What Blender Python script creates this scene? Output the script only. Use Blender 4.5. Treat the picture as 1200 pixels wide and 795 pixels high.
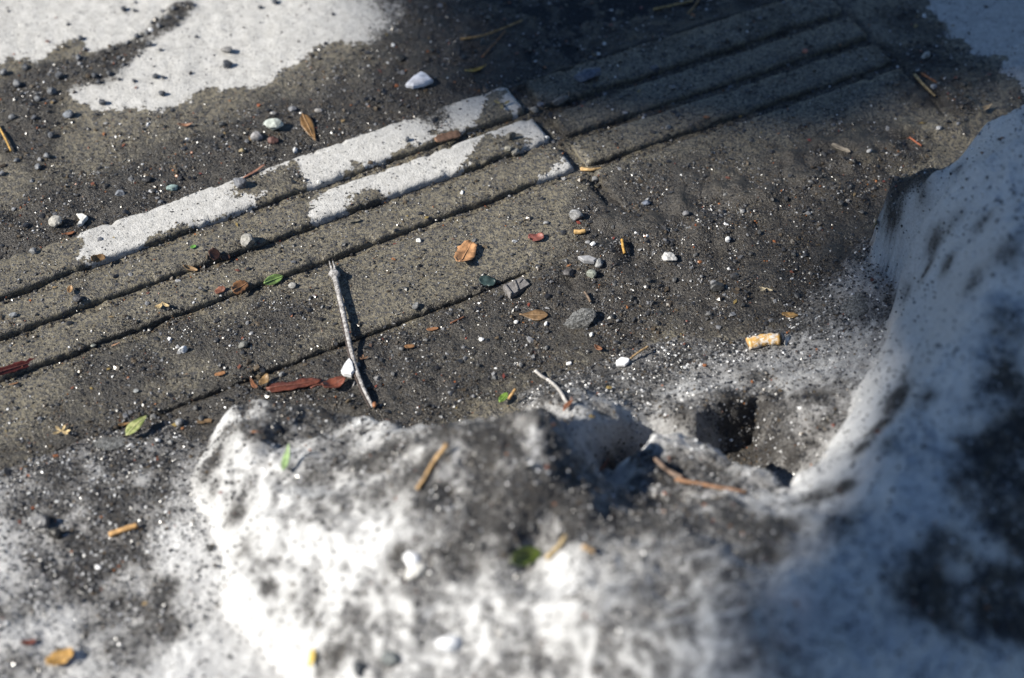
import bpy, bmesh, math, random
import numpy as np
from mathutils import Vector, Matrix

for o in list(bpy.data.objects):
    bpy.data.objects.remove(o, do_unlink=True)
SC = bpy.context.scene
COL = SC.collection
rng = np.random.default_rng(11)
random.seed(11)

# ------------------------------------------------------------------ camera, sky, sun
CAM_H, PITCH, FPX = 1.079, math.radians(46), 2550.0      # camera height, tilt, focal length in photo pixels
cam_d = bpy.data.cameras.new('camera')
cam = bpy.data.objects.new('camera', cam_d)
COL.objects.link(cam)
cam.location = (0, 0, CAM_H)
cam.rotation_euler = (math.pi / 2 - PITCH, 0, 0)
cam_d.sensor_width = 23.6
cam_d.lens = 23.6 * FPX / 1200.0
cam_d.clip_start = 0.02
cam_d.clip_end = 400
cam_d.dof.use_dof = True
cam_d.dof.focus_distance = 1.545
cam_d.dof.aperture_fstop = 2.6
SC.camera = cam

SUN_EL, SUN_AZ = math.radians(37), math.radians(196)      # azimuth of the sun seen from the ground (math angle, x axis = 0)
world = bpy.data.worlds.new('World')
SC.world = world
world.use_nodes = True
wn = world.node_tree.nodes
bg = wn['Background']
sky = wn.new('ShaderNodeTexSky')
sky.sky_type = 'NISHITA'
sky.sun_disc = False
sky.sun_elevation = SUN_EL
sky.sun_rotation = math.pi / 2 - SUN_AZ
sky.air_density = 1.0
sky.dust_density = 0.1
sky.ozone_density = 4.0
world.node_tree.links.new(sky.outputs[0], bg.inputs[0])
bg.inputs[1].default_value = 0.06
sun_d = bpy.data.lights.new('sun', 'SUN')
sun_d.energy = 5.0
sun_d.angle = math.radians(0.53)
sun_d.color = (1.0, 0.95, 0.86)
sun = bpy.data.objects.new('sun', sun_d)
COL.objects.link(sun)
sdir = Vector((math.cos(SUN_EL) * math.cos(SUN_AZ), math.cos(SUN_EL) * math.sin(SUN_AZ), math.sin(SUN_EL)))
sun.rotation_euler = sdir.to_track_quat('Z', 'Y').to_euler()
sun.location = (-3, 0, 3)
SC.view_settings.view_transform = 'Standard'
SC.view_settings.look = 'None'
SC.view_settings.exposure = 0.85
SC.view_settings.gamma = 1.0
SC.view_settings.use_curve_mapping = False
SC.cycles.use_denoising = True
SC.cycles.sample_clamp_indirect = 6.0
SC.cycles.max_bounces = 4
SC.cycles.diffuse_bounces = 2
SC.cycles.caustics_reflective = False
SC.cycles.caustics_refractive = False

# ------------------------------------------------------------------ numeric helpers
def hash2(ix, iy, seed):
    h = (ix.astype(np.int64) * 374761393 + iy.astype(np.int64) * 668265263 + seed * 2147483647) & 0xFFFFFFFF
    h = ((h ^ (h >> 13)) * 1274126177) & 0xFFFFFFFF
    h = (h ^ (h >> 16)) & 0xFFFFFFFF
    h = (h * 2246822519) & 0xFFFFFFFF
    return ((h ^ (h >> 15)) & 0xFFFFFF) / float(0xFFFFFF)

def perlin(x, y, seed=0):
    x = np.asarray(x, float); y = np.asarray(y, float)
    ix = np.floor(x); iy = np.floor(y)
    fx = x - ix; fy = y - iy
    ux = fx * fx * fx * (fx * (fx * 6 - 15) + 10); uy = fy * fy * fy * (fy * (fy * 6 - 15) + 10)
    def g(dx, dy):
        a = hash2(ix + dx, iy + dy, seed) * 2 * np.pi
        return np.cos(a) * (fx - dx) + np.sin(a) * (fy - dy)
    n0 = g(0, 0) * (1 - ux) + g(1, 0) * ux
    n1 = g(0, 1) * (1 - ux) + g(1, 1) * ux
    return (n0 * (1 - uy) + n1 * uy) * 1.5

def fbm(x, y, scale, octv=4, seed=0, gain=0.5):
    a, s, t = 1.0, 1.0 / scale, 0.0
    for k in range(octv):
        t = t + a * perlin(x * s + 17.3 * k, y * s - 9.1 * k, seed + k)
        a *= gain; s *= 2.03
    return t

def worley(x, y, scale, seed=0):
    x = np.asarray(x, float) / scale; y = np.asarray(y, float) / scale
    ix = np.floor(x); iy = np.floor(y)
    best = np.full(x.shape, 9.0)
    for dx in (-1, 0, 1):
        for dy in (-1, 0, 1):
            cx = ix + dx; cy = iy + dy
            px = cx + hash2(cx, cy, seed); py = cy + hash2(cx, cy, seed + 5)
            best = np.minimum(best, (px - x) ** 2 + (py - y) ** 2)
    return np.sqrt(best)

def sstep(a, b, x):
    t = np.clip((x - a) / (b - a), 0, 1)
    return t * t * (3 - 2 * t)

cP, sP = math.cos(PITCH), math.sin(PITCH)
def ray(u, v):
    a = (u - 600.0) / FPX; b = (v - 397.5) / FPX
    return np.array([a, cP - b * sP, -sP - b * cP])       # per metre of depth along the camera axis

def P(u, v, z=0.0):
    r = ray(u, v)
    return np.array([0, 0, CAM_H]) + r * ((CAM_H - z) / -r[2])

def seg_dist(px, py, poly, closed=True):
    d = np.full(px.shape, 1e9)
    n = len(poly)
    for i in range(n if closed else n - 1):
        ax, ay = poly[i]; bx, by = poly[(i + 1) % n]
        ex, ey = bx - ax, by - ay
        L = ex * ex + ey * ey + 1e-12
        t = np.clip(((px - ax) * ex + (py - ay) * ey) / L, 0, 1)
        d = np.minimum(d, np.hypot(px - ax - t * ex, py - ay - t * ey))
    return d

def poly_sd(px, py, poly):
    """signed distance, positive inside"""
    inside = np.zeros(px.shape, bool)
    n = len(poly)
    for i in range(n):
        ax, ay = poly[i]; bx, by = poly[(i + 1) % n]
        c = (ay > py) != (by > py)
        with np.errstate(divide='ignore', invalid='ignore'):
            xi = (bx - ax) * (py - ay) / (by - ay + 1e-15) + ax
        inside ^= c & (px < xi)
    d = seg_dist(px, py, poly)
    return np.where(inside, d, -d)

def world_poly(pts):
    return [tuple(P(u, v)[:2]) for u, v in pts]

# ------------------------------------------------------------------ object helpers
def tag(o, label=None, cat=None, group=None, kind=None):
    if label: o['label'] = label
    if cat: o['category'] = cat
    if group: o['group'] = group
    if kind: o['kind'] = kind
    return o

def mesh_np(name, verts, faces, mat, parent=None, smooth=True, attrs=None, colors=None):
    verts = np.asarray(verts, np.float32); faces = np.asarray(faces, np.int32)
    me = bpy.data.meshes.new(name)
    me.vertices.add(len(verts)); me.vertices.foreach_set('co', verts.ravel())
    k = faces.shape[1]
    me.loops.add(faces.size); me.loops.foreach_set('vertex_index', faces.ravel())
    me.polygons.add(len(faces))
    me.polygons.foreach_set('loop_start', np.arange(0, faces.size, k, dtype=np.int32))
    me.polygons.foreach_set('use_smooth', np.full(len(faces), smooth, bool))
    me.update(calc_edges=True)
    for an, av in (attrs or {}).items():
        a = me.attributes.new(an, 'FLOAT', 'POINT'); a.data.foreach_set('value', np.asarray(av, np.float32))
    if colors is not None:
        a = me.attributes.new('Col', 'FLOAT_COLOR', 'POINT')
        c = np.ones((len(verts), 4), np.float32); c[:, :3] = colors
        a.data.foreach_set('color', c.ravel())
    me.materials.append(mat)
    o = bpy.data.objects.new(name, me)
    COL.objects.link(o)
    if parent: o.parent = parent
    return o

def empty(name, loc=(0, 0, 0)):
    o = bpy.data.objects.new(name, None); COL.objects.link(o); o.location = loc
    o.empty_display_size = 0.01
    return o

def grid_faces(ny, nx):
    i = np.arange(ny - 1)[:, None] * nx + np.arange(nx - 1)[None, :]
    i = i.ravel()
    return np.stack([i, i + 1, i + nx + 1, i + nx], 1)

# ------------------------------------------------------------------ materials
def new_mat(name):
    m = bpy.data.materials.new(name); m.use_nodes = True
    nt = m.node_tree
    b = nt.nodes['Principled BSDF']
    return m, nt, b

class NT:
    """small node-building helper"""
    def __init__(self, nt): self.nt = nt; self.N = nt.nodes; self.L = nt.links
    def node(self, t, **kw):
        n = self.N.new(t)
        for k, v in kw.items(): setattr(n, k, v)
        return n
    def link(self, a, b): self.L.new(a, b)
    def set(self, sock, v):
        if hasattr(v, 'is_output'): self.L.new(v, sock)
        else: sock.default_value = v
    def pos(self):
        if not hasattr(self, '_p'): self._p = self.node('ShaderNodeNewGeometry').outputs['Position']
        return self._p
    def objc(self):
        if not hasattr(self, '_o'): self._o = self.node('ShaderNodeTexCoord').outputs['Object']
        return self._o
    def attr(self, name, out='Fac'):
        n = self.node('ShaderNodeAttribute', attribute_name=name); return n.outputs[out]
    def noise(self, scale, detail=3, rough=0.55, vec=None, out='Fac', lac=2.1):
        n = self.node('ShaderNodeTexNoise')
        n.inputs['Scale'].default_value = scale; n.inputs['Detail'].default_value = detail
        n.inputs['Roughness'].default_value = rough; n.inputs['Lacunarity'].default_value = lac
        self.link(vec or self.pos(), n.inputs['Vector']); return n.outputs[out]
    def voro(self, scale, feature='F1', out='Distance', vec=None, rand=1.0):
        n = self.node('ShaderNodeTexVoronoi', feature=feature)
        n.inputs['Scale'].default_value = scale; n.inputs['Randomness'].default_value = rand
        self.link(vec or self.pos(), n.inputs['Vector']); return n.outputs[out]
    def math(self, op, a, b=0.0, c=0.0, clamp=False):
        n = self.node('ShaderNodeMath', operation=op, use_clamp=clamp)
        self.set(n.inputs[0], a); self.set(n.inputs[1], b)
        if op in ('MULTIPLY_ADD',): self.set(n.inputs[2], c)
        return n.outputs[0]
    def ramp(self, v, a, b, lo=0.0, hi=1.0, smooth=True):
        n = self.node('ShaderNodeMapRange', interpolation_type='SMOOTHSTEP' if smooth else 'LINEAR', clamp=True) if smooth else self.node('ShaderNodeMapRange', clamp=True)
        self.set(n.inputs['Value'], v)
        n.inputs['From Min'].default_value = a; n.inputs['From Max'].default_value = b
        n.inputs['To Min'].default_value = lo; n.inputs['To Max'].default_value = hi
        return n.outputs[0]
    def mix(self, f, a, b):
        n = self.node('ShaderNodeMix', data_type='RGBA')
        self.set(n.inputs[0], f)
        for s, v in ((n.inputs[6], a), (n.inputs[7], b)):
            if hasattr(v, 'is_output'): self.L.new(v, s)
            else: s.default_value = (v[0], v[1], v[2], 1)
        return n.outputs[2]
    def mixf(self, f, a, b):
        n = self.node('ShaderNodeMix', data_type='FLOAT')
        self.set(n.inputs[0], f); self.set(n.inputs[2], a); self.set(n.inputs[3], b)
        return n.outputs[0]
    def bump(self, h, dist, strength=1.0, normal=None):
        n = self.node('ShaderNodeBump')
        n.inputs['Strength'].default_value = strength; n.inputs['Distance'].default_value = dist
        self.set(n.inputs['Height'], h)
        if normal is not None: self.link(normal, n.inputs['Normal'])
        return n.outputs[0]

def mat_concrete():
    """concrete that is pale where dry, brown where wet, and covered by dark wet silt where grit has settled"""
    m, nt, b = new_mat('concrete'); T = NT(nt)
    dry_sd = T.attr('dry'); silt_a = T.attr('silt')
    n_big = T.noise(45, 3); n_mid = T.noise(170, 3, 0.65); n_fine = T.noise(480, 3, 0.7); n_sand = T.noise(900, 2, 0.6)
    jag = T.math('ADD', T.math('MULTIPLY', T.math('SUBTRACT', n_mid, 0.5), 0.020), T.math('MULTIPLY', T.math('SUBTRACT', n_big, 0.5), 0.026))
    jag = T.math('ADD', jag, T.math('MULTIPLY', T.math('SUBTRACT', n_fine, 0.5), 0.003))
    dry = T.ramp(T.math('ADD', dry_sd, jag), -0.0010, -0.0002)
    # dry concrete
    dcol = T.mix(T.ramp(n_mid, 0.3, 0.7), (0.36, 0.352, 0.335), (0.47, 0.462, 0.445))
    pores = T.ramp(T.voro(260), 0.12, 0.24)
    poreN = T.ramp(T.noise(150, 1), 0.46, 0.56)
    pore = T.mixf(poreN, 1.0, pores)
    dcol = T.mix(pore, (0.10, 0.10, 0.10), dcol)
    dcol = T.mix(T.ramp(n_sand, 0.60, 0.75), dcol, (0.62, 0.61, 0.59))
    dcol = T.mix(T.ramp(n_fine, 0.57, 0.66), dcol, (0.23, 0.228, 0.225))
    # wet concrete
    wcol = T.mix(T.ramp(n_mid, 0.3, 0.7), (0.112, 0.096, 0.066), (0.200, 0.176, 0.126))
    wcol = T.mix(T.ramp(n_big, 0.35, 0.7), wcol, T.mix(0.35, wcol, (0.09, 0.08, 0.065)))
    n_agg = T.noise(270, 2, 0.7)
    wcol = T.mix(T.ramp(n_agg, 0.50, 0.60, 0, 0.8), wcol, (0.034, 0.033, 0.034))
    wcol = T.mix(T.ramp(n_sand, 0.58, 0.72), wcol, (0.30, 0.275, 0.215))
    wcol = T.mix(T.ramp(n_fine, 0.51, 0.60), wcol, (0.045, 0.045, 0.05))
    # silt
    scol = T.mix(T.ramp(n_fine, 0.35, 0.68), (0.014, 0.0125, 0.0115), (0.058, 0.050, 0.040))
    scol = T.mix(T.ramp(n_sand, 0.62, 0.74), scol, (0.15, 0.14, 0.13))
    sj = T.math('ADD', T.math('MULTIPLY', T.math('SUBTRACT', n_mid, 0.5), 1.5), T.math('MULTIPLY', T.math('SUBTRACT', n_fine, 0.5), 1.5))
    sj = T.math('MULTIPLY', sj, T.mixf(dry, 1.0, 0.4))
    silt = T.mixf(dry, T.ramp(T.math('ADD', silt_a, sj), 0.25, 0.8), T.ramp(T.math('ADD', silt_a, T.math('MULTIPLY', sj, 1.6)), 0.45, 0.80))
    col = T.mix(dry, wcol, dcol)
    col = T.mix(silt, col, scol)
    T.link(col, b.inputs['Base Color'])
    drymask = T.math('MULTIPLY', dry, T.math('SUBTRACT', 1.0, silt))
    rough = T.mixf(drymask, T.ramp(n_fine, 0.3, 0.7, 0.30, 0.62), 0.88)
    T.link(rough, b.inputs['Roughness'])
    T.link(T.mixf(drymask, 0.5, 0.25), b.inputs['Specular IOR Level'])
    h = T.math('ADD', T.math('MULTIPLY', n_fine, 0.9), T.math('MULTIPLY', n_sand, 0.5))
    h = T.math('ADD', h, T.math('MULTIPLY', pore, 0.35))
    h = T.math('ADD', h, T.math('MULTIPLY', T.math('MULTIPLY', n_fine, silt), 1.2))
    T.link(T.bump(h, 0.0011, 0.8), b.inputs['Normal'])
    return m

def mat_snow():
    """coarse old snow, grey where road dirt has melted out of it"""
    m, nt, b = new_mat('dirty_snow'); T = NT(nt)
    dirt_a = T.attr('dirt'); ice_a = T.attr('ice')
    n_mid = T.noise(230, 4, 0.65); n_fine = T.noise(600, 3, 0.75)
    e = T.math('ADD', dirt_a, T.math('MULTIPLY', T.math('SUBTRACT', n_mid, 0.5), 0.45))
    speck = T.math('ADD', e, T.math('MULTIPLY', T.math('SUBTRACT', n_fine, 0.5), 3.0))
    d1 = T.ramp(speck, 0.50, 1.0)                                  # grains of dirt
    d2 = T.ramp(e, -0.1, 0.9, 0.0, 0.9)                           # general greying
    clean = T.mix(T.ramp(n_fine, 0.35, 0.65), (0.60, 0.60, 0.60), (0.78, 0.778, 0.772))
    clean = T.mix(ice_a, clean, T.mix(T.ramp(n_fine, 0.35, 0.65), (0.16, 0.155, 0.155), (0.46, 0.46, 0.47)))
    grey = T.mix(T.ramp(n_fine, 0.35, 0.65), (0.11, 0.105, 0.10), (0.27, 0.26, 0.25))
    col = T.mix(d2, clean, grey)
    col = T.mix(d1, col, T.mix(n_fine, (0.016, 0.015, 0.015), (0.055, 0.05, 0.046)))
    T.link(col, b.inputs['Base Color'])
    T.link(T.mixf(ice_a, 0.5, 0.30), b.inputs['Roughness'])
    b.inputs['Specular IOR Level'].default_value = 0.4
    T.link(T.bump(n_fine, 0.0025, 0.9), b.inputs['Normal'])
    return m

def mat_grit(name='grit', rough=0.32):
    m, nt, b = new_mat(name); T = NT(nt)
    c = T.attr('Col', 'Color')
    v = T.noise(1500, 2)
    T.link(T.mix(T.ramp(v, 0.35, 0.65, 0.0, 0.5), c, (0.02, 0.02, 0.022)), b.inputs['Base Color'])
    b.inputs['Roughness'].default_value = rough
    b.inputs['Specular IOR Level'].default_value = 0.55
    return m

def mat_ice():
    m, nt, b = new_mat('clear_ice'); T = NT(nt)
    n = T.noise(500, 3); g = T.noise(1500, 2)
    T.link(T.mix(T.ramp(n, 0.35, 0.7), (0.14, 0.14, 0.135), (0.50, 0.50, 0.49)), b.inputs['Base Color'])
    b.inputs['Transmission Weight'].default_value = 0.45
    b.inputs['IOR'].default_value = 1.31
    T.link(T.ramp(g, 0.3, 0.7, 0.12, 0.4), b.inputs['Roughness'])
    T.link(T.bump(T.math('ADD', n, g), 0.0022, 0.9), b.inputs['Normal'])
    return m

_mc = {}
def mat_plain(col, rough=0.6, var=0.35, scale=300, bump=0.0004, spec=0.4, dark=None, sss=0.0, name='surface'):
    """mottled natural surface in one colour"""
    key = (tuple(col), rough, var, scale, bump, spec, dark, sss)
    if key in _mc: return _mc[key]
    m, nt, b = new_mat(name); T = NT(nt)
    n1 = T.noise(scale, 4, 0.6); n2 = T.noise(scale * 3.1, 3, 0.6)
    dk = dark or tuple(c * (1 - var) * 0.7 for c in col)
    lt = tuple(min(1, c * (1 + var)) for c in col)
    c = T.mix(T.ramp(n1, 0.3, 0.7), dk, lt)
    c = T.mix(T.ramp(n2, 0.56, 0.7, 0, 0.55), c, dk)
    T.link(c, b.inputs['Base Color'])
    b.inputs['Roughness'].default_value = rough
    b.inputs['Specular IOR Level'].default_value = spec
    if sss:
        b.inputs['Subsurface Weight'].default_value = sss
        b.inputs['Subsurface Scale'].default_value = 0.002
    T.link(T.bump(T.math('ADD', n1, T.math('MULTIPLY', n2, 0.5)), bump, 0.8), b.inputs['Normal'])
    _mc[key] = m
    return m

M_CONC = mat_concrete()
M_SNOW = mat_snow()
M_GRIT = mat_grit()
M_ICE = mat_ice()

# ------------------------------------------------------------------ wet and dry, and where the silt lies
DRY = [
 [(-300,-200),(560,-200),(508,2),(482,26),(440,47),(395,47),(376,53),(352,68),(322,88),(298,97),(270,100),(240,99),(226,112),(206,122),(190,127),(140,123),(112,129),(84,114),(88,98),(108,96),(128,80),(118,66),(96,44),(80,45),(60,55),(40,66),(10,67),(-300,110)],
 [(1084,-200),(1085,5),(1108,24),(1098,34),(1128,44),(1140,55),(1152,60),(1176,64),(1181,73),(1175,82),(1191,92),(1188,102),(1212,122),(1600,220),(1600,-200)],
 [(82,252),(180,218),(260,188),(352,155),(352,186),(330,196),(302,203),(276,213),(268,230),(300,230),(316,223),(296,238),(240,262),(205,264),(190,272),(160,298),(132,312),(100,300),(96,284),(92,276)],
 [(340,160),(440,122),(520,92),(610,62),(606,100),(578,110),(563,122),(566,134),(556,146),(540,152),(508,152),(500,162),(470,178),(455,186),(432,190),(416,190),(414,200),(385,218),(362,217),(353,206),(348,196),(344,186)],
 [(596,108),(612,118),(606,132),(590,126)],
 [(374,222),(440,194),(520,164),(548,152),(566,155),(553,170),(556,188),(520,208),(500,216),(470,226),(452,228),(445,222),(427,221),(411,230),(404,248),(372,272),(366,250)],
 [(560,152),(590,142),(612,132),(634,126),(656,158),(646,168),(612,182),(610,172),(624,163),(604,156),(580,160)],
 [(630,207),(656,194),(664,178),(686,194),(676,206),(645,220),(632,217)],
 [(688,222),(698,217),(704,230),(693,229)],
 [(20,300),(34,296),(28,300),(20,303)],
]
DRYW = [world_poly(p) for p in DRY]
def dry_field(x, y, polys=DRYW):
    r = np.full(x.shape, -0.06)
    for p in polys:
        a = np.array(p); lo = a.min(0) - 0.06; hi = a.max(0) + 0.06
        k = (x > lo[0]) & (x < hi[0]) & (y > lo[1]) & (y < hi[1])
        if k.any():
            r[k] = np.maximum(r[k], poly_sd(x[k], y[k], p))
    return np.clip(r, -0.06, 0.06)

# ------------------------------------------------------------------ the two grooved slabs
def slab_frame(deg):
    a = math.radians(deg); d = np.array([math.cos(a), math.sin(a)]); n = np.array([d[1], -d[0]])
    return d, n
GW = 0.0048                                                        # half width of a groove
LEFT = dict(fr=slab_frame(28.59), s0=-0.75, s1=0.627, cuts=[-1.160, -1.121, -1.0837, -1.0457, -0.969])
RIGHT = dict(fr=slab_frame(26.52), s0=0.5965, s1=0.872, cuts=[-1.178, -1.140, -1.1035, -1.0668, -0.990])
def st(S, x, y):
    d, n = S['fr']
    return x * d[0] + y * d[1], x * n[0] + y * n[1]

# (u, v, radius in mm, strength): dark silt and sand heaps, plus shade painted into the snow pocket's floor
SILT = [(214,6,12,.75),(204,16,14,.85),(192,27,14,.9),(178,36,14,.9),(165,46,14,.9),(150,54,14,.9),(138,62,14,.9),(120,72,24,1.0),(85,85,26,.8),(45,90,26,.8),(15,105,24,.9),(40,130,30,.9),(20,160,30,.8),(40,180,26,.8),(10,60,10,.2),
 (330,130,45,.45),(430,90,50,.45),(390,160,40,.7),(250,200,35,.7),(180,225,35,.75),(100,245,35,.6),(30,290,40,.55),(500,130,40,.7),(560,90,50,.75),(620,50,60,.85),(560,30,50,.6),(460,60,30,.4),
 (345,205,12,.6),(310,215,12,.5),(450,235,10,.4),(90,325,16,.5),(280,300,20,.5),(240,310,16,.5),(210,370,20,.6),(150,380,20,.4),(300,340,22,.5),(300,380,30,.6),(260,400,35,.6),(170,420,40,.6),(150,450,35,.6),(70,480,22,.5),(100,440,30,.4),(350,370,30,.6),(420,330,20,.3),(330,420,30,.4),(60,300,14,.5),
 (640,130,22,.8),(660,150,14,.9),(690,120,26,.4),(760,20,60,.35),(900,20,40,.4),(1040,60,20,.8),(1085,60,22,.9),(1075,110,22,.9),(1110,90,22,.85),(1130,80,20,.9),(1155,85,16,.8),(1100,30,14,.6),(1060,20,25,.8),(1120,130,20,.9),
 (700,240,30,.7),(760,220,40,.7),(830,200,30,.6),(880,210,40,.9),(860,170,26,.35),(960,190,40,.9),(1020,160,30,.8),(1060,170,30,.9),(930,120,30,.2),(760,260,60,1),(850,280,60,1),(930,250,50,1),(1010,220,40,1),(800,340,60,1),(700,300,30,.8),(650,340,30,1),(700,360,50,1),(620,400,60,1),(560,380,40,.9),(500,430,50,1),(450,470,50,1),(380,450,50,1),(300,490,40,1),(220,500,40,1),(430,410,22,.7),(900,340,60,1),(980,300,50,1),(250,470,22,.7),(160,510,30,.9),(90,540,40,.9),(20,560,40,.7),(820,520,50,1),(900,500,60,1.1),(700,500,50,1),(860,560,60,1.1)]  # last heaps put the pocket's shade into the floor colour
SILT_SHADE_W = [(P(u, v)[0], P(u, v)[1], r * 0.001, s) for u, v, r, s in SILT]
def silt_shade_field(x, y):
    r = np.zeros(x.shape)
    sl_, tl_ = st(LEFT, x, y)
    on_slab = (tl_ > LEFT['cuts'][0] + .0004) & (tl_ < LEFT['cuts'][4]) & (sl_ < LEFT['s1'])
    for cx, cy, rr, s in SILT_SHADE_W:
        k = (np.abs(x - cx) < rr * 2.2) & (np.abs(y - cy) < rr * 2.2)
        if st(LEFT, cx, cy)[1] < LEFT['cuts'][0]: k = k & ~on_slab            # heaps beyond the slab stop at its raised edge
        if k.any():
            g = s * np.exp(-((x[k] - cx) ** 2 + (y[k] - cy) ** 2) / (rr * 0.8) ** 2)
            r[k] = r[k] + g - r[k] * np.clip(g, 0, 1)
    s_, t_ = st(LEFT, x, y)
    band = sstep(-1.235, -1.185, t_) * (1 - sstep(-1.1605, -1.1585, t_)) * 0.75 + 0.35 * sstep(-1.30, -1.21, t_) * (1 - sstep(-1.1605, -1.1585, t_))
    s2_, t2_ = st(RIGHT, x, y)
    band = np.maximum(band * (s_ < 0.66), 0.9 * (1 - sstep(-1.181, -1.177, t2_)) * sstep(0.46, 0.60, s2_) * (1 - sstep(0.86, 0.90, s2_)))
    r = r + band * (1 - np.clip(r, 0, 1)) + 0.28 * fbm(x, y, 0.05, 4, 31) + 0.08
    return np.clip(r, 0, 1.2)

RIBS = []
for S in (LEFT, RIGHT):
    c = S['cuts']
    for i in range(4):
        t0 = c[i] + (GW if i else 0.0); t1 = c[i + 1] - (GW if i < 3 else 0.0)
        RIBS.append((S, t0, t1))

PUDDLE_W = world_poly([(535,-60),(560,30),(600,78),(640,80),(760,40),(880,0),(960,-60),(1000,-160),(540,-160)])
GROOVE_Z = -0.0060
def ground_z(x, y, sl=None):
    """the sheet under and around the slabs"""
    z = -0.0028 + 0.0012 * fbm(x, y, 0.09, 3, 3) + 0.0005 * fbm(x, y, 0.012, 3, 5)
    sl = silt_shade_field(x, y) if sl is None else sl
    z = z + 0.0022 * sstep(0.3, 1.0, sl) * (0.6 + 0.8 * fbm(x, y, 0.02, 3, 8))
    for S in (LEFT, RIGHT):
        s, t = st(S, x, y)
        c = S['cuts']
        ins = sstep(S['s0'] - 0.009, S['s0'] - 0.004, s) * (1 - sstep(S['s1'] + 0.002, S['s1'] + 0.008, s)) * sstep(c[0] - 0.0015, c[0] + 0.003, t) * (1 - sstep(c[4] - 0.001, c[4] + 0.004, t))
        gz = GROOVE_Z + 0.0016 * fbm(x, y, 0.03, 4, 12) + 0.0006 * fbm(x, y, 0.006, 2, 13) + 0.0025 * sstep(0.5, 1.0, sl)
        z = z * (1 - ins) + gz * ins
    z = z - 0.0045 * sstep(-.015, .05, poly_sd(x, y, PUDDLE_W))
    # a shallow gutter along the far edge of the left slab, and towards the snow
    s, t = st(LEFT, x, y)
    far = sstep(LEFT['cuts'][0] - 0.04, LEFT['cuts'][0], t) * (1 - sstep(LEFT['cuts'][0], LEFT['cuts'][0] + 0.004, t)) * (s < 0.70)
    z = z - 0.0025 * far
    bury = sstep(0.48, 0.60, s) * sstep(-1.012, -0.985, t) * (1 - sstep(-0.955, -0.90, t))
    z = z + 0.0062 * bury * (0.8 + 0.7 * fbm(x, y, 0.03, 3, 17))
    near = sstep(LEFT['cuts'][4] - 0.001, LEFT['cuts'][4] + 0.004, t)
    z = z - 0.0008 * near * (1 - bury) * (1 - sstep(LEFT['cuts'][4] + 0.01, LEFT['cuts'][4] + 0.06, t))
    return z

def rib_top(x, y, sl=None):
    sl = silt_shade_field(x, y) if sl is None else sl
    return 0.0007 * fbm(x, y, 0.05, 3, 21) + 0.0003 * fbm(x, y, 0.008, 2, 22) + 0.0010 * sstep(0.55, 1.0, sl) * (0.5 + fbm(x, y, 0.01, 2, 23))

def surf_z(x, y):
    sl = silt_shade_field(x, y); z = ground_z(x, y, sl); rt = rib_top(x, y, sl)
    for S, t0, t1 in RIBS:
        s, t = st(S, x, y)
        k = (s > S['s0']) & (s < S['s1']) & (t > t0 + 0.0008) & (t < t1 - 0.0008)
        if np.any(k):
            z = np.where(k, rt, z)
    return z

def axis(lo, hi, step, far_lo, far_hi):
    core = np.arange(lo, hi + step * 0.5, step)
    def out(n, far):
        w = []; p = 0.0; st_ = step
        while p < far:
            st_ *= 1.35; p += st_; w.append(p)
        return np.array(w)
    a = lo - out(0, lo - far_lo)[::-1]; b = hi + out(0, far_hi - hi)
    return np.concatenate([a, core, b])

xs = axis(-0.50, 0.52, 0.0022, -40, 40); ys = axis(0.74, 1.50, 0.0022, -40, 60)
gx, gy = np.meshgrid(xs, ys)
fx, fy = gx.ravel(), gy.ravel()
gsl = silt_shade_field(fx, fy); gzv = ground_z(fx, fy, gsl)
ground = mesh_np('ground', np.stack([fx, fy, gzv], 1), grid_faces(len(ys), len(xs)), M_CONC,
                 attrs={'dry': dry_field(fx, fy, DRYW[:2]), 'silt': gsl})
tag(ground, 'worn concrete ground, pale where dry and dark with silt where wet', kind='structure')

RIB_DRY = {0: DRYW[2:5], 1: DRYW[5:7], 2: DRYW[7:8], 3: DRYW[8:9]}
def puddle():
    m, nt, b = new_mat('water'); T = NT(nt)
    b.inputs['Base Color'].default_value = (.78, .84, .88, 1); b.inputs['Transmission Weight'].default_value = 1
    b.inputs['Roughness'].default_value = .03; b.inputs['IOR'].default_value = 1.33
    T.link(T.bump(T.noise(40, 2), .0006, .4), b.inputs['Normal'])
    xs_ = np.arange(-.12, .42, .006); ys_ = np.arange(1.28, 1.62, .006); X, Y = np.meshgrid(xs_, ys_)
    Fq = grid_faces(len(ys_), len(xs_))
    x, y = X.ravel(), Y.ravel()
    s2, t2 = st(RIGHT, x, y); s1, t1 = st(LEFT, x, y)
    ok = (poly_sd(x, y, PUDDLE_W) > -.03) & ((t2 < RIGHT['cuts'][0] + .004) | (s2 < RIGHT['s0'])) & ((t1 < LEFT['cuts'][0] + .003) | (s1 > LEFT['s1']))
    Fq = Fq[ok[Fq].all(1)]
    used = np.unique(Fq); mp = np.zeros(len(x), int); mp[used] = np.arange(len(used))
    o = mesh_np('puddle', np.stack([x[used], y[used], np.full(len(used), -.0050)], 1), mp[Fq], m)
    tag(o, 'shallow dark meltwater puddle in the shade beyond the slabs', kind='structure')
puddle()
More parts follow.
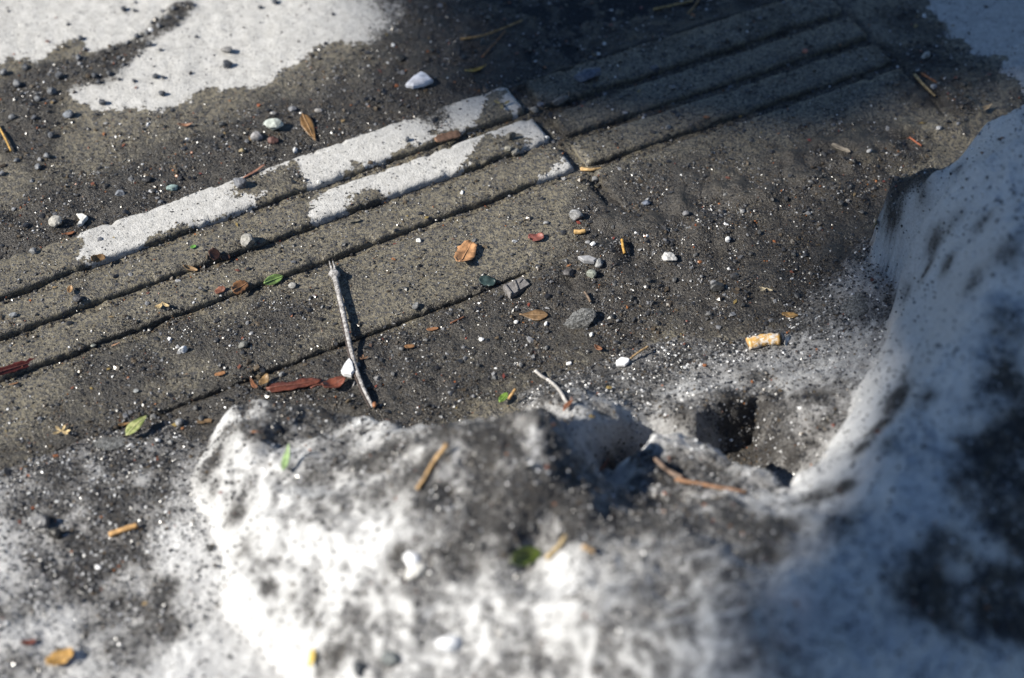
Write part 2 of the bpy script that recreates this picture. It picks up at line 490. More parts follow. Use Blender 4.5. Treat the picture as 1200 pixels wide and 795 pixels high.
def build_rib(S, t0, t1, parent, seed):
    d, n = S['fr']
    ss = np.concatenate([np.arange(S['s0'], S['s1'], 0.0022), [S['s1']]])
    W = t1 - t0
    # cross profile: skirt, rounded edge, top, rounded edge, skirt
    prof = [(-0.0002, -0.014), (0.0, -0.004), (0.0004, -0.0016), (0.0013, -0.0004)]
    top = np.arange(0.0035, W - 0.003, 0.0022)
    pt = [p[0] for p in prof] + list(top) + [W - p[0] for p in prof[::-1]]
    pz = [p[1] for p in prof] + [0.0] * len(top) + [p[1] for p in prof[::-1]]
    pt = np.array(pt); pz = np.array(pz)
    sg, tg = np.meshgrid(ss, pt + t0)
    zg = np.repeat(pz[:, None], len(ss), 1)
    # ends rounded the same way
    es = np.minimum(sg - S['s0'], S['s1'] - sg)
    zg = zg + np.where(es < 0.001, -0.013, np.where(es < 0.0035, -0.0012, 0.0)) * (zg > -0.01)
    # worn, chipped edges
    edge = np.minimum(tg - t0, t1 - tg)
    wob = 0.0009 * fbm(sg, tg * 0 + seed, 0.03, 3, seed) + 0.0005 * perlin(sg / 0.005, tg * 0 + seed, seed + 3)
    side = np.where(tg - t0 < t1 - tg, 1.0, -1.0)
    tg2 = tg + side * wob * (1 - sstep(0.0, 0.006, edge))
    chip = sstep(0.15, 0.6, fbm(sg, tg, 0.014, 3, seed + 9)) * (1 - sstep(0.0, 0.006, edge))
    x = sg * d[0] + tg2 * n[0]; y = sg * d[1] + tg2 * n[1]
    rsl = silt_shade_field(x, y); z = rib_top(x, y, rsl) + zg - 0.0026 * chip
    fx, fy = x.ravel(), y.ravel()
    o = mesh_np('rib', np.stack([fx, fy, z.ravel()], 1), grid_faces(len(pt), len(ss))[:, ::-1], M_CONC, parent,
                attrs={'dry': dry_field(fx, fy, RIB_DRY.get(seed - 40, [])), 'silt': rsl.ravel()})
    return o

for si, (S, lab) in enumerate(((LEFT, 'long grooved concrete slab with pale dry patches along its far ribs'),
                               (RIGHT, 'grooved brown wet concrete slab in the shade beside the puddle'))):
    root = empty('paving_slab')
    tag(root, lab, 'paving slab', 'grooved concrete slabs laid end to end')
    for i, (S2, t0, t1) in enumerate(RIBS):
        if S2 is S: build_rib(S, t0, t1, root, 40 + i)

# ------------------------------------------------------------------ snow: three bodies, each a smooth top that breaks off along its outline
SN_X0, SN_X1, SN_Y0, SN_Y1, SN_D = -0.74, 0.74, 0.26, 1.48, 0.002
sxs = np.arange(SN_X0, SN_X1, SN_D); sys_ = np.arange(SN_Y0, SN_Y1, SN_D)
SX, SY = np.meshgrid(sxs, sys_)
_cx = np.arange(SN_X0, SN_X1 + 0.011, 0.005); _cy = np.arange(SN_Y0, SN_Y1 + 0.011, 0.005)
_CX, _CY = np.meshgrid(_cx, _cy)
def _cubic(A, i):                                   # Catmull-Rom resampling along axis 1
    i0 = np.clip(np.floor(i).astype(int), 1, A.shape[1] - 3); t = i - i0
    a, b, c, d = A[:, i0 - 1], A[:, i0], A[:, i0 + 1], A[:, i0 + 2]
    return b + 0.5 * t * (c - a + t * (2 * a - 5 * b + 4 * c - d + t * (3 * (b - c) + d - a)))
def fine(A): return _cubic(_cubic(A, (sxs - SN_X0) / 0.005).T, (sys_ - SN_Y0) / 0.005).T
def tps(r2): return 0.5 * r2 * np.log(r2 + 1e-12)
def surface(pts, lam):
    """thin-plate surface through surveyed points (photo column, photo row, height) or (x, y, height) in metres"""
    S_ = np.array([(P(a, b, z)[0], P(a, b, z)[1], z) if abs(a) > 3 or abs(b) > 3 else (a, b, z) for a, b, z in pts])
    n = len(S_)
    K = tps(((S_[:, None, :2] - S_[None, :, :2]) ** 2).sum(-1)) + np.eye(n) * lam
    Q = np.concatenate([np.ones((n, 1)), S_[:, :2]], 1)
    W = np.linalg.solve(np.block([[K, Q], [Q.T, np.zeros((3, 3))]]), np.concatenate([S_[:, 2], np.zeros(3)]))
    z = W[n] + W[n + 1] * _CX + W[n + 2] * _CY
    for i in range(n): z = z + W[i] * tps((_CX - S_[i, 0]) ** 2 + (_CY - S_[i, 1]) ** 2)
    return fine(z)
def outline_sd(pts):
    return poly_sd(SX, SY, [tuple(P(a, b, z)[:2]) if abs(a) > 3 or abs(b) > 3 else (a, b) for a, b, z in pts])

# (a) thin ice and low snow on the left
LOW = surface([(-60,580,.0),(0,556,.0),(60,538,.0),(110,520,.0),(180,514,.0),(225,528,.001),(30,590,.006),(100,570,.007),(170,560,.006),(210,560,.007),(20,660,.014),(-80,680,.016),(100,640,.010),(100,700,.014),(30,740,.022),(160,660,.012),
    (200,620,.014),(170,720,.016),(60,790,.024),(150,790,.026),(220,700,.022),(230,640,.018),(250,740,.028),(290,770,.034),(-100,800,.026),(340,800,.04),(300,600,.01),(400,600,.0),(0,500,-.012),(150,470,-.012),(-150,530,-.012),(250,470,-.012),(350,520,-.01),
    (-.45,.70,.03),(-.25,.60,.05),(-.1,.5,.04),(-.7,.8,.02),(-.3,.4,.03),(-.6,.5,.0),(-.5,.3,-.02),(.2,.6,.0),(.2,.9,-.02),(.5,.5,-.02)], 2e-5)
# (b) the mound and the tall bank
BODY_OUT = [(240,520,.020),(247,503,.026),(258,488,.034),(274,474,.040),(292,464,.045),(325,461,.047),(365,461,.047),(395,469,.045),(420,478,.046),(445,492,.062),(485,492,.088),(520,488,.100),(570,482,.114),(610,474,.124),(638,468,.128),(652,478,.126),(662,494,.118),
    (682,518,.104),(704,544,.094),(722,554,.092),(740,546,.084),(750,520,.076),(768,506,.070),(795,501,.068),(830,510,.070),(860,526,.074),(890,546,.080),(912,560,.086),(934,564,.084),(950,548,.080),(968,522,.076),(990,488,.070),(1010,450,.066),(1034,400,.064),(1056,352,.064),(1074,304,.064),
    (1066,270,.062),(1044,244,.060),(1037,212,.064),(1048,191,.076),(1090,184,.096),(1130,178,.120),(1148,152,.138),(1200,112,.160),(1290,70,.19),(.62,1.12,0),(.66,.6,0),(.5,.30,0),(-.06,.30,0),(-.12,.56,0),(372,800,.07),(345,745,.066),(304,715,.060),(272,680,.052),(262,640,.048),(270,606,.046),(262,586,.042),(238,570,.030),(228,548,.024)]
BODY = surface(BODY_OUT[:44] + [(270,510,.042),(320,505,.050),(370,505,.046),(400,515,.050),(280,575,.050),(320,560,.060),(300,690,.060),(345,590,.072),(275,640,.050),(330,640,.070),(350,690,.072),(390,690,.080),(380,740,.078),(395,610,.088),(420,560,.085),(400,545,.072),(440,520,.076),
    (480,560,.105),(560,520,.118),(620,520,.124),(640,500,.124),(440,650,.100),(500,620,.112),(470,720,.098),(560,600,.120),(520,690,.108),(560,760,.110),(620,720,.118),(480,790,.098),(400,790,.080),(600,640,.116),(612,662,.102),(650,580,.118),(660,650,.122),(700,640,.126),(680,700,.130),(740,640,.128),(780,632,.126),(760,690,.134),
    (700,790,.125),(820,720,.142),(860,790,.15),(700,575,.106),(740,590,.098),(790,545,.074),(840,560,.080),(790,600,.100),(840,600,.104),(880,590,.102),(900,640,.128),(930,600,.112),(770,570,.086),
    (1080,225,.094),(1075,265,.100),(1110,225,.130),(1140,220,.155),(1190,170,.180),(1105,300,.130),(1140,290,.165),(1090,350,.120),(1110,360,.146),(1065,400,.108),(1090,410,.140),(1040,450,.104),(1065,455,.134),(1015,500,.102),(1035,510,.128),(985,545,.104),(1005,555,.122),(975,585,.112),(1240,200,.19),(1180,280,.195),(1230,330,.18),(1150,370,.172),(1220,430,.160),(1130,450,.158),(1200,520,.145),(1080,520,.146),(1050,570,.142),(1130,560,.145),
    (1200,600,.130),(1010,620,.140),(960,650,.138),(1080,630,.142),(1160,660,.128),(1230,680,.110),(1000,720,.145),(1080,730,.135),(1160,750,.118),(940,780,.15),(1040,800,.140),(1140,820,.12),(1280,780,.085),(1330,600,.10),(1330,400,.13),
    (0,.55,.09),(.2,.55,.11),(.4,.6,.06),(.5,.8,.07),(.55,1.05,.10),(.1,.38,.05),(.4,.4,.03),(-.2,.95,.04),(0,1.1,.10),(.25,1.25,.16)], 1e-5)
sdB = outline_sd(BODY_OUT)
sdB = sdB + 0.0045 * fbm(SX, SY, 0.030, 3, 101) + 0.0012 * fbm(SX, SY, 0.006, 2, 105)
BODY = BODY - 0.007 * np.exp(-np.clip(sdB, 0, None) / 0.009) - (2.4 + 8.0 * sstep(.12, .15, SX) * sstep(.86, .90, SY)) * np.clip(-sdB, 0, None)
# (c) the icy crust behind, broken off above a dark pocket
CRUST_OUT = [(560,470,0),(620,470,.004),(646,483,.092),(676,485,.074),(706,487,.056),(738,489,.040),(764,493,.030),(800,480,.040),(850,467,.036),(890,460,.030),(905,474,.030),(915,500,.034),(930,520,.04),(945,540,.04),(960,560,.04),(.22,.88,0),(.30,.95,0),(.30,1.25,0),(1060,230,0),(1000,270,0),(900,340,0),(760,390,0),(600,440,0),(520,468,0)]
CRUST = surface(CRUST_OUT[1:16] + [(660,470,.042),(640,465,.035),(720,470,.026),(760,465,.020),(830,450,.016),(900,440,.022),(960,440,.030),(960,480,.046),(985,430,.028),(700,440,.005),(760,430,.006),(820,430,.008),(880,420,.008),(930,405,.008),(970,390,.013),(1010,370,.014),(1040,320,.012),(1045,285,.007),(985,345,.006),(640,450,-.001),(600,452,-.005),(720,408,-.003),(800,400,-.002),
    (860,390,-.004),(930,360,-.003),(990,300,-.003),(1040,262,-.004),(540,470,-.006),(500,440,-.012),(600,400,-.012),(750,350,-.012),(880,320,-.012),(960,250,-.012),(1060,190,-.012),(.25,.9,.03),(.3,1.1,.02),(0,.9,.0),(.1,.85,.02)], 2e-5)
sdC = outline_sd(CRUST_OUT) + 0.005 * fbm(SX, SY, 0.045, 2, 111) + 0.001 * fbm(SX, SY, 0.005, 2, 115)
front = sstep(1.06, 1.02, SY)
CRUST = CRUST - (1.5 + 0.9 * front) * np.clip(-sdC, 0, None) - 0.004 * np.exp(-np.clip(sdC, 0, None) / 0.006) * front
GRD = surf_z(SX.ravel(), SY.ravel()).reshape(SX.shape)
def rough_up(B, amp):
    th = sstep(0.0, 0.05, B) * amp
    B = B + (0.0010 + 0.0050 * th) * fbm(SX, SY, 0.055, 2, 61) + (0.0009 + 0.0010 * th) * fbm(SX, SY, 0.013, 3, 71)
    cup = worley(SX + 0.011 * fbm(SX, SY, 0.035, 3, 4), SY + 0.011 * fbm(SX, SY, 0.035, 3, 14), 0.040, 9)
    B = B + (0.0005 + 0.0075 * th) * (cup - 0.5)
    return B + 0.0009 * fbm(SX, SY, 0.005, 2, 81)
ALL = np.stack([rough_up(LOW, .6), rough_up(BODY, 1.0), rough_up(CRUST, .8)])
LAYER = ALL.argmax(0); SNOW = ALL.max(0)
def bil(A, x, y):
    x = np.asarray(x, float); y = np.asarray(y, float)
    i = np.clip((x - SN_X0) / SN_D, 0, A.shape[1] - 1.001); j = np.clip((y - SN_Y0) / SN_D, 0, A.shape[0] - 1.001)
    i0 = i.astype(int); j0 = j.astype(int); a = i - i0; b = j - j0
    return A[j0, i0] * (1 - a) * (1 - b) + A[j0, i0 + 1] * a * (1 - b) + A[j0 + 1, i0] * (1 - a) * b + A[j0 + 1, i0 + 1] * a * b
TOP = np.maximum(SNOW, GRD)
def in_grid(x, y): return (x > SN_X0) & (x < SN_X1 - SN_D) & (y > SN_Y0) & (y < SN_Y1 - SN_D)
def H(x, y):
    x = np.atleast_1d(np.asarray(x, float)); y = np.atleast_1d(np.asarray(y, float))
    z = np.zeros(x.shape)
    k = in_grid(x, y)
    z[k] = bil(TOP, x[k], y[k])
    if not k.all(): z[~k] = surf_z(x[~k], y[~k])
    return z
_dd = np.arange(0.80, 2.0, 0.0015)
def hit(u, v):
    """where a ray of the photograph meets the ground or the snow"""
    r = ray(u, v)
    x = r[0] * _dd; y = r[1] * _dd; z = CAM_H + r[2] * _dd
    below = z <= H(x, y)
    i = int(np.argmax(below)) if below.any() else len(_dd) - 1
    return np.array([x[i], y[i], float(H(x[i], y[i])[0])])
def normal_at(x, y, e=0.004):
    zx = (H(x + e, y) - H(x - e, y))[0] / (2 * e); zy = (H(x, y + e) - H(x, y - e))[0] / (2 * e)
    return Vector((-zx, -zy, 1)).normalized()

# dirt melted out of the snow, plus shade painted into the dark pocket: (u, v, radius mm, strength)
DIRT = [(60,560,36,.8),(140,560,40,.8),(195,565,24,.7),(30,600,30,.6),(140,660,26,.9),(130,600,30,.8),(50,650,20,.5),(200,740,14,.5),(110,740,14,.4),(110,620,30,.85),(70,610,20,.7),(85,680,26,1.2),(110,655,24,1.0),(160,720,28,.9),(185,690,18,.6),(150,770,28,.5),(15,715,16,.8),(20,780,26,.5),(200,540,20,.6),(130,530,30,.7),(190,600,18,.5),
 (250,540,16,.9),(240,525,10,.9),(265,505,14,.8),(290,480,12,.6),(300,510,12,.7),(345,480,13,.9),(380,490,16,1.0),(365,510,10,.8),(410,485,14,.8),(330,520,10,.5),(250,570,9,.8),(240,560,9,.9),
 (285,640,12,.7),(280,600,14,.6),(360,560,16,.4),(430,540,20,.5),(330,480,20,.4),(315,690,7,.6),(345,700,6,.7),(390,770,14,.8),(375,790,10,.8),(470,655,12,.9),(500,670,14,.5),(445,780,8,.8),
 (450,540,36,.65),(520,525,40,.75),(560,565,40,.7),(500,575,26,.5),(620,590,36,.7),(690,620,26,.6),(740,610,30,.7),(540,610,22,.4),(660,610,26,.5),(330,500,18,.5),(320,480,12,.6),(560,490,24,.6),(600,485,20,.6),(400,530,20,.5),(305,495,22,.5),(560,515,30,.6),(620,500,26,.75),(600,540,30,.75),(660,530,30,.9),(650,580,34,.8),(700,580,32,.95),(760,590,34,.95),(720,550,24,.9),(790,560,26,1.0),(830,590,24,.9),(800,620,22,.8),(850,560,20,.8),(880,610,24,.7),(590,650,18,.8),(560,640,18,.5),(600,600,26,.45),(510,560,22,.4),(460,530,20,.45),(500,510,24,.5),
 (900,510,28,1.4),(860,490,24,1.3),(880,530,20,1.3),(830,500,14,.8),(930,540,16,1.0),(690,522,5,.6),(745,535,10,.9),(955,465,14,.8),(985,450,10,.5),  # leading blobs: dirt together with the pocket's painted shade
 (800,480,16,.7),(940,500,18,.7),(960,480,14,.8),(900,470,14,.6),(880,440,20,.5),(700,450,34,.7),(640,450,34,.9),(760,430,30,.5),(800,420,24,.75),(860,400,22,.7),(760,470,16,.4),(700,480,14,.5),(960,360,16,.5),(930,380,16,.9),(950,330,20,.8),(1000,300,14,.6),
 (1048,215,24,1.5),(1046,250,16,1.1),(1080,200,18,1.1),(660,470,12,.7),(640,464,16,.8),(350,478,22,.9),(395,488,18,.9),(290,500,14,.6),(1055,200,16,1.0),(1090,205,16,.9),(1120,200,9,.6),(1080,230,10,.6),(1095,285,14,1.0),(1110,310,12,.9),(1085,320,12,.8),(1120,260,12,.5),(1040,215,8,1.0),(1150,260,14,.4),(1180,300,14,.45),(1140,330,14,.4),(1180,380,16,.5),
 (1062,345,8,.8),(1050,470,16,.9),(1030,500,13,.9),(1060,440,8,.7),(1085,465,10,.8),(1010,525,10,.9),(1040,520,10,.6),(990,570,10,.8),(1180,440,16,.5),(1200,500,16,.7),(1175,540,20,.9),(1140,530,12,.7),(1170,590,20,.8),(1130,570,14,.6),(1195,630,22,.9),(1080,690,22,1.1),(1110,720,22,1.1),(1160,700,24,1.0),(1195,560,34,.8),(1185,480,26,.6),(1195,720,26,1.1),(1190,560,26,.8),(1200,600,24,.8),(1120,640,16,.6),(1190,440,18,.6),(1065,665,14,.8),(1190,670,16,.8),(950,580,16,.7),(920,620,24,.6),(980,610,22,.5),(890,650,22,.7),(860,680,14,.5),(880,720,7,.8),(1100,640,12,.5)]
DW = []
for u, v, r, s in DIRT:
    h = hit(u, v); DW.append((h[0], h[1], h[2], r * 0.001, s))
def dirt_shade_field(x, y, z):
    r = np.zeros(x.shape)
    for cx, cy, cz, rr, s in DW:
        k = (np.abs(x - cx) < rr * 2) & (np.abs(y - cy) < rr * 2)
        if k.any():
            g = s * np.exp(-((x[k] - cx) ** 2 + (y[k] - cy) ** 2 + 0.6 * (z[k] - cz) ** 2) / (rr * 0.75) ** 2)
            r[k] = r[k] + g - r[k] * np.clip(g, 0, 1)
    return r

vx, vy, vz = SX.ravel(), SY.ravel(), SNOW.ravel()
depth = (SNOW - GRD).ravel()
dirt = dirt_shade_field(vx, vy, vz)
gzy, gzx = np.gradient(SNOW, SN_D)
nz = 1 / np.sqrt(1 + gzx ** 2 + gzy ** 2)
soot = np.clip(0.19 + 0.36 * sstep(0.74, 0.98, nz.ravel()) + 0.20 * fbm(vx, vy, 0.06, 2, 95), 0, 1)   # road dirt stays on the flatter tops, steep melt faces are clean
soot = soot * np.where(LAYER.ravel() == 0, 0.55, 1.0)
soot *= 1 - 0.5 * sstep(.12, .2, vx) * sstep(.06, .12, vz)
dirt = dirt * (1.0 + 0.6 * fbm(vx, vy, 0.022, 3, 91)) + soot * (1 - np.clip(dirt, 0, 1))
dirt = np.maximum(dirt, 0.75 * (1 - sstep(0.001, 0.010, depth)))
lay_v = LAYER.ravel()
iceness = np.clip(1 - sstep(0.002, 0.012, depth + 0.005 * fbm(vx, vy, 0.05, 2, 97)), 0, 1)
iceness = np.where(lay_v == 2, np.maximum(iceness, np.clip(0.50 + 0.5 * fbm(vx, vy, 0.03, 3, 98), 0, 1)), np.where(lay_v == 1, 0.0, iceness))
vz2 = np.where(depth < -0.004, GRD.ravel() - 0.004, vz)
F = grid_faces(len(sys_), len(sxs))
keep = (depth[F] > -0.002).any(1)
F = F[keep]
# the bodies of snow lean against each other; the mound runs into the bank along a crease
fcx = vx[F].mean(1); fcy = vy[F].mean(1)
lay = LAYER.ravel()[F].max(1)
bl = np.array([hit(u, v)[:2] for u, v in ((936,566),(925,600),(900,650),(865,730),(845,794))])
poly_bank = [(bl[0][0] - .004, bl[0][1] + .03)] + [tuple(p) for p in bl] + [(bl[-1][0] - 0.01, 0.2), (0.9, 0.2), (0.9, 1.5), (0.12, 1.5)]
in_bank = (poly_sd(fcx, fcy, poly_bank) > 0) & (lay == 1)
in_ice = lay == 0
in_crust = lay == 2
NXC = len(sxs) - 1
cell = np.flatnonzero(keep)
part_of = np.full(NXC * (len(sys_) - 1), -1)
part_of[cell] = np.where(in_bank, 0, np.where(in_ice, 1, np.where(in_crust, 2, 3)))
def pieces(k):
    """connected pieces of one body of snow, largest first"""
    todo = set(np.flatnonzero(part_of == k).tolist()); out = []
    while todo:
        q = [todo.pop()]; comp = [q[0]]
        while q:
            c = q.pop()
            for d in (1, -1, NXC, -NXC):
                if c + d in todo: todo.discard(c + d); q.append(c + d); comp.append(c + d)
        out.append(comp)
    return sorted(out, key=len, reverse=True)
loc_of = np.full(part_of.shape, -1); loc_of[cell] = np.arange(len(cell))
def piece_mask(comp): m = np.zeros(len(F), bool); m[loc_of[np.array(comp)]] = True; return m
def snow_part(name, mask, label, cat):
    f = F[mask]
    used = np.unique(f); remap = np.zeros(len(vx), np.int64); remap[used] = np.arange(len(used))
    o = mesh_np(name, np.stack([vx[used], vy[used], vz2[used]], 1), remap[f], M_SNOW,
                attrs={'dirt': dirt[used], 'ice': iceness[used]})
    return tag(o, label, cat)
_w = ['beside the foot of the tall bank', 'near the stick', 'left of the mound', 'far out on the left', 'in front of the wide rib', 'next to the hollow', 'close to the cigarette butt', 'away from the others']; _np = 0
for k, name, lab, cat in ((0, 'snow_bank', 'tall bluish shaded bank of old snow rising along the right side', 'snow bank'),
                          (1, 'ice_sheet', 'low glittering sheet of dirty melting ice at the lower left', 'ice'),
                          (2, 'ice_crust', 'thin grey granular ice crust under the cigarette butt', 'ice'),
                          (3, 'snow_mound', 'grey and white dirty snow mound across the middle foreground', 'snow mound')):
    for i, comp in enumerate(pieces(k)):
        if i == 0: snow_part(name, piece_mask(comp), lab, cat)
        elif len(comp) > 400:
            c = fcx[loc_of[np.array(comp)]].mean(), fcy[loc_of[np.array(comp)]].mean()
            snow_part('ice_patch', piece_mask(comp), ('thin patch of grey ice' if k else 'loose crust of snow') + f' {_w[min(_np, 7)]}', 'ice'); _np += 1

# ------------------------------------------------------------------ unseen evergreen added beyond the left of the frame, clumps aimed to shade
def shade_tree():
    root = empty('shade_tree', (-8.6, 0.9, 0)); tag(root, 'unseen evergreen added off to the left to throw soft shade', 'shade_tree')
    bark = mat_plain((0.09, 0.07, 0.055), 0.85, 0.3, 30, 0.01, name='bark')
    leafm = mat_plain((0.06, 0.10, 0.035), 0.45, 0.3, 8, 0.002, name='foliage')
    k = 1.0 / math.tan(SUN_EL)
    def up(tx, ty, h):            # the point at height h whose shadow falls on (tx, ty)
        return np.array([tx + math.cos(SUN_AZ) * k * h, ty + math.sin(SUN_AZ) * k * h, h])
    clumps = []
    for tx, ty, h, r in ((.09,1.46,5.6,.11),(.10,1.36,5.7,.07),(.20,1.34,5.7,.08),(.28,1.36,5.7,.08),(.32,1.42,5.8,.11),(.12,1.41,5.8,.12),(.20,1.43,5.6,.12),(.26,1.49,5.5,.15),(.33,1.53,5.7,.13),(.13,1.62,5.9,.16),(.08,1.62,5.6,.12),(.38,1.62,5.7,.16),(.56,1.50,5.4,.14),(.52,1.62,5.7,.2),
                         (.33,1.12,6.0,.07),(.40,1.06,6.0,.07),(.56,1.10,6.0,.13),(.58,.95,6.1,.15),(.55,.82,6.0,.15),(.50,.70,6.2,.14),(.62,.62,6.1,.2),(.70,.80,6.3,.22),(.72,1.02,6.0,.22),(.80,1.25,6.0,.25),(.75,1.45,5.8,.24),(.47,.55,6.2,.13),(.6,.45,6.0,.2)):
        clumps.append((up(tx, ty, h), r))
    n_ex = len(clumps)
    for i in range(60):
        tx = random.uniform(.2, 2.6); ty = random.uniform(2.5, 4.5)
        clumps.append((up(tx, ty, random.uniform(4.6, 7.6)), random.uniform(.25, .45)))
    for i in range(26):
        clumps.append((up(random.uniform(1.0, 2.8), random.uniform(.4, 1.9), random.uniform(5, 7.5)), random.uniform(.22, .4)))
    V, Fs = [], []
    for c, r in clumps:
        n = int(420 * min(1, .2 / r) * (r / 0.15) ** 2)
        d = rng.normal(size=(n, 3)); d /= np.linalg.norm(d, axis=1)[:, None]
        p = c + d * r * rng.random((n, 1)) ** 0.45
        a = rng.normal(size=(n, 3)); a /= np.linalg.norm(a, axis=1)[:, None]
        b = np.cross(a, rng.normal(size=(n, 3))); b /= np.linalg.norm(b, axis=1)[:, None]
        L = 0.045 + 0.03 * rng.random((n, 1)); Wd = L * 0.45
        q = np.stack([p - a * L, p + b * Wd, p + a * L, p - b * Wd], 1)
        V.append(q.reshape(-1, 3))
    V = np.concatenate(V) - np.array([-8.6, 0.9, 0])
    Fs = np.arange(len(V)).reshape(-1, 4)
    cr = mesh_np('crown', V, Fs, leafm, root, smooth=False); cr['kind'] = 'stuff'
    vs, fs = tube_np([(0, 0, -.1), (.05, .02, 1.5), (0, .1, 3.2), (.15, .2, 4.8), (.2, .3, 6.6)], [.2, .16, .13, .09, .03], 10)
    mesh_np('trunk', vs, fs, bark, root)
    for c, r in clumps[n_ex:n_ex + 60:4]:
        c = c - np.array([-8.6, 0.9, 0]); z0 = min(4.6, c[2] - 1.0)
        vs, fs = tube_np([(.05, .1, z0), tuple(c * .5 + np.array([0, 0, z0 * .5 + .1])), tuple(c)], [.05, .03, .008], 6)
        mesh_np('limb', vs, fs, bark, root)

def tube_np(pts, radii, sides=8, sub=0, noise=0.0, seed=0, flat=1.0):
    pts = np.array(pts, float); radii = np.array(radii, float)
    if sub:
        P0 = np.concatenate([[2 * pts[0] - pts[1]], pts, [2 * pts[-1] - pts[-2]]])
        out = []; rr = []
        for i in range(len(pts) - 1):
            for k in range(sub):
                t = k / sub; a, b, c, d = P0[i], P0[i + 1], P0[i + 2], P0[i + 3]
                out.append(b + 0.5 * t * (c - a + t * (2 * a - 5 * b + 4 * c - d + t * (3 * (b - c) + d - a))))
                rr.append(radii[i] * (1 - t) + radii[i + 1] * t)
        out.append(pts[-1]); rr.append(radii[-1]); pts = np.array(out); radii = np.array(rr)
    n = len(pts)
    V = []
    up = np.array([0, 0, 1.0])
    r_ = np.random.default_rng(seed)
    for i in range(n):
        t = pts[min(i + 1, n - 1)] - pts[max(i - 1, 0)]; t /= np.linalg.norm(t) + 1e-12
        ref = up if abs(t[2]) < 0.9 else np.array([1.0, 0, 0])
        a = np.cross(t, ref); a /= np.linalg.norm(a); b = np.cross(a, t)
        for k in range(sides):
            th = 2 * math.pi * k / sides
            rad = radii[i] * (1 + noise * r_.normal())
            V.append(pts[i] + rad * (math.cos(th) * a + flat * math.sin(th) * b))
    F = []
    for i in range(n - 1):
        for k in range(sides):
            k2 = (k + 1) % sides
            F.append((i * sides + k, i * sides + k2, (i + 1) * sides + k2, (i + 1) * sides + k))
    c0 = len(V); V.append(pts[0]); c1 = len(V); V.append(pts[-1])
    for k in range(sides):
        k2 = (k + 1) % sides
        F.append((c0, k2, k, c0)); F.append((c1, (n - 1) * sides + k, (n - 1) * sides + k2, c1))
    V = np.array(V)
    Q = [f for f in F if f[0] != f[3]]; Tt = [f[:3] for f in F if f[0] == f[3]]
    return V, (Q, Tt)

_old_mesh_np = mesh_np
def mesh_np(name, verts, faces, mat, parent=None, smooth=True, attrs=None, colors=None):
    if isinstance(faces, tuple):
        me = bpy.data.meshes.new(name)
        me.from_pydata([tuple(map(float, v)) for v in verts], [], [tuple(int(i) for i in f) for f in faces[0]] + [tuple(int(i) for i in f) for f in faces[1]])
        me.polygons.foreach_set('use_smooth', np.full(len(me.polygons), smooth, bool))
        me.materials.append(mat)
        o = bpy.data.objects.new(name, me); COL.objects.link(o)
        if parent: o.parent = parent
        return o
    return _old_mesh_np(name, verts, faces, mat, parent, smooth, attrs, colors)
shade_tree()

# ------------------------------------------------------------------ grit: sand and small gravel nobody could count
def grain_mesh(name, pos, size, colors, mat, label, cat, template='oct', smooth=False, squash=0.7):
    if template == 'oct':
        tv = np.array([(1,0,0),(-1,0,0),(0,1,0),(0,-1,0),(0,0,1),(0,0,-1)], float)
        tf = np.array([(0,2,4),(2,1,4),(1,3,4),(3,0,4),(2,0,5),(1,2,5),(3,1,5),(0,3,5)])
    else:
        p = (1 + 5 ** 0.5) / 2
        tv = np.array([(-1,p,0),(1,p,0),(-1,-p,0),(1,-p,0),(0,-1,p),(0,1,p),(0,-1,-p),(0,1,-p),(p,0,-1),(p,0,1),(-p,0,-1),(-p,0,1)], float) / math.hypot(1, p)
        tf = np.array([(0,11,5),(0,5,1),(0,1,7),(0,7,10),(0,10,11),(1,5,9),(5,11,4),(11,10,2),(10,7,6),(7,1,8),(3,9,4),(3,4,2),(3,2,6),(3,6,8),(3,8,9),(4,9,5),(2,4,11),(6,2,10),(8,6,7),(9,8,1)])
    n = len(pos); nv = len(tv)
    v = tv[None] * (1 + 0.32 * rng.normal(size=(n, nv, 1)).clip(-1.5, 1.5)) + 0.12 * rng.normal(size=(n, nv, 3))
    v = v * (0.7 + 0.6 * rng.random((n, 1, 3)))
    q = rng.normal(size=(n, 4)); q /= np.linalg.norm(q, axis=1)[:, None]
    w, x, y, z = q.T
    R = np.stack([1-2*(y*y+z*z), 2*(x*y-z*w), 2*(x*z+y*w), 2*(x*y+z*w), 1-2*(x*x+z*z), 2*(y*z-x*w), 2*(x*z-y*w), 2*(y*z+x*w), 1-2*(x*x+y*y)], 1).reshape(n, 3, 3)
    v = np.einsum('nij,nkj->nki', R, v) * size[:, None, None]
    v[:, :, 2] *= squash
    v = v + pos[:, None, :]
    F_ = (tf[None] + (np.arange(n) * nv)[:, None, None]).reshape(-1, 3)
    o = mesh_np(name, v.reshape(-1, 3), F_, mat, smooth=smooth, colors=np.repeat(colors, nv, 0))
    return tag(o, label, cat, kind='stuff')

def grit_colors(n, w=(.66, .19, .12, .02, .01)):
    pal = [((.012,.012,.014),(.050,.049,.049)), ((.05,.038,.025),(.12,.09,.056)), ((.12,.12,.125),(.28,.28,.285)), ((.6,.6,.6),(.85,.85,.85)), ((.22,.05,.03),(.38,.15,.04))]
    k = rng.choice(5, n, p=np.array(w) / sum(w)); t = rng.random((n, 1))
    lo = np.array([p[0] for p in pal])[k]; hi = np.array([p[1] for p in pal])[k]
    return lo * (1 - t) + hi * t

def sample_ground(n, weight):
    out = []
    got = 0
    while got < n:
        x = rng.uniform(-0.52, 0.54, n); y = rng.uniform(0.80, 1.50, n)
        w = weight(x, y)
        k = rng.random(n) < w
        out.append(np.stack([x[k], y[k]], 1)); got += k.sum()
    return np.concatenate(out)[:n]

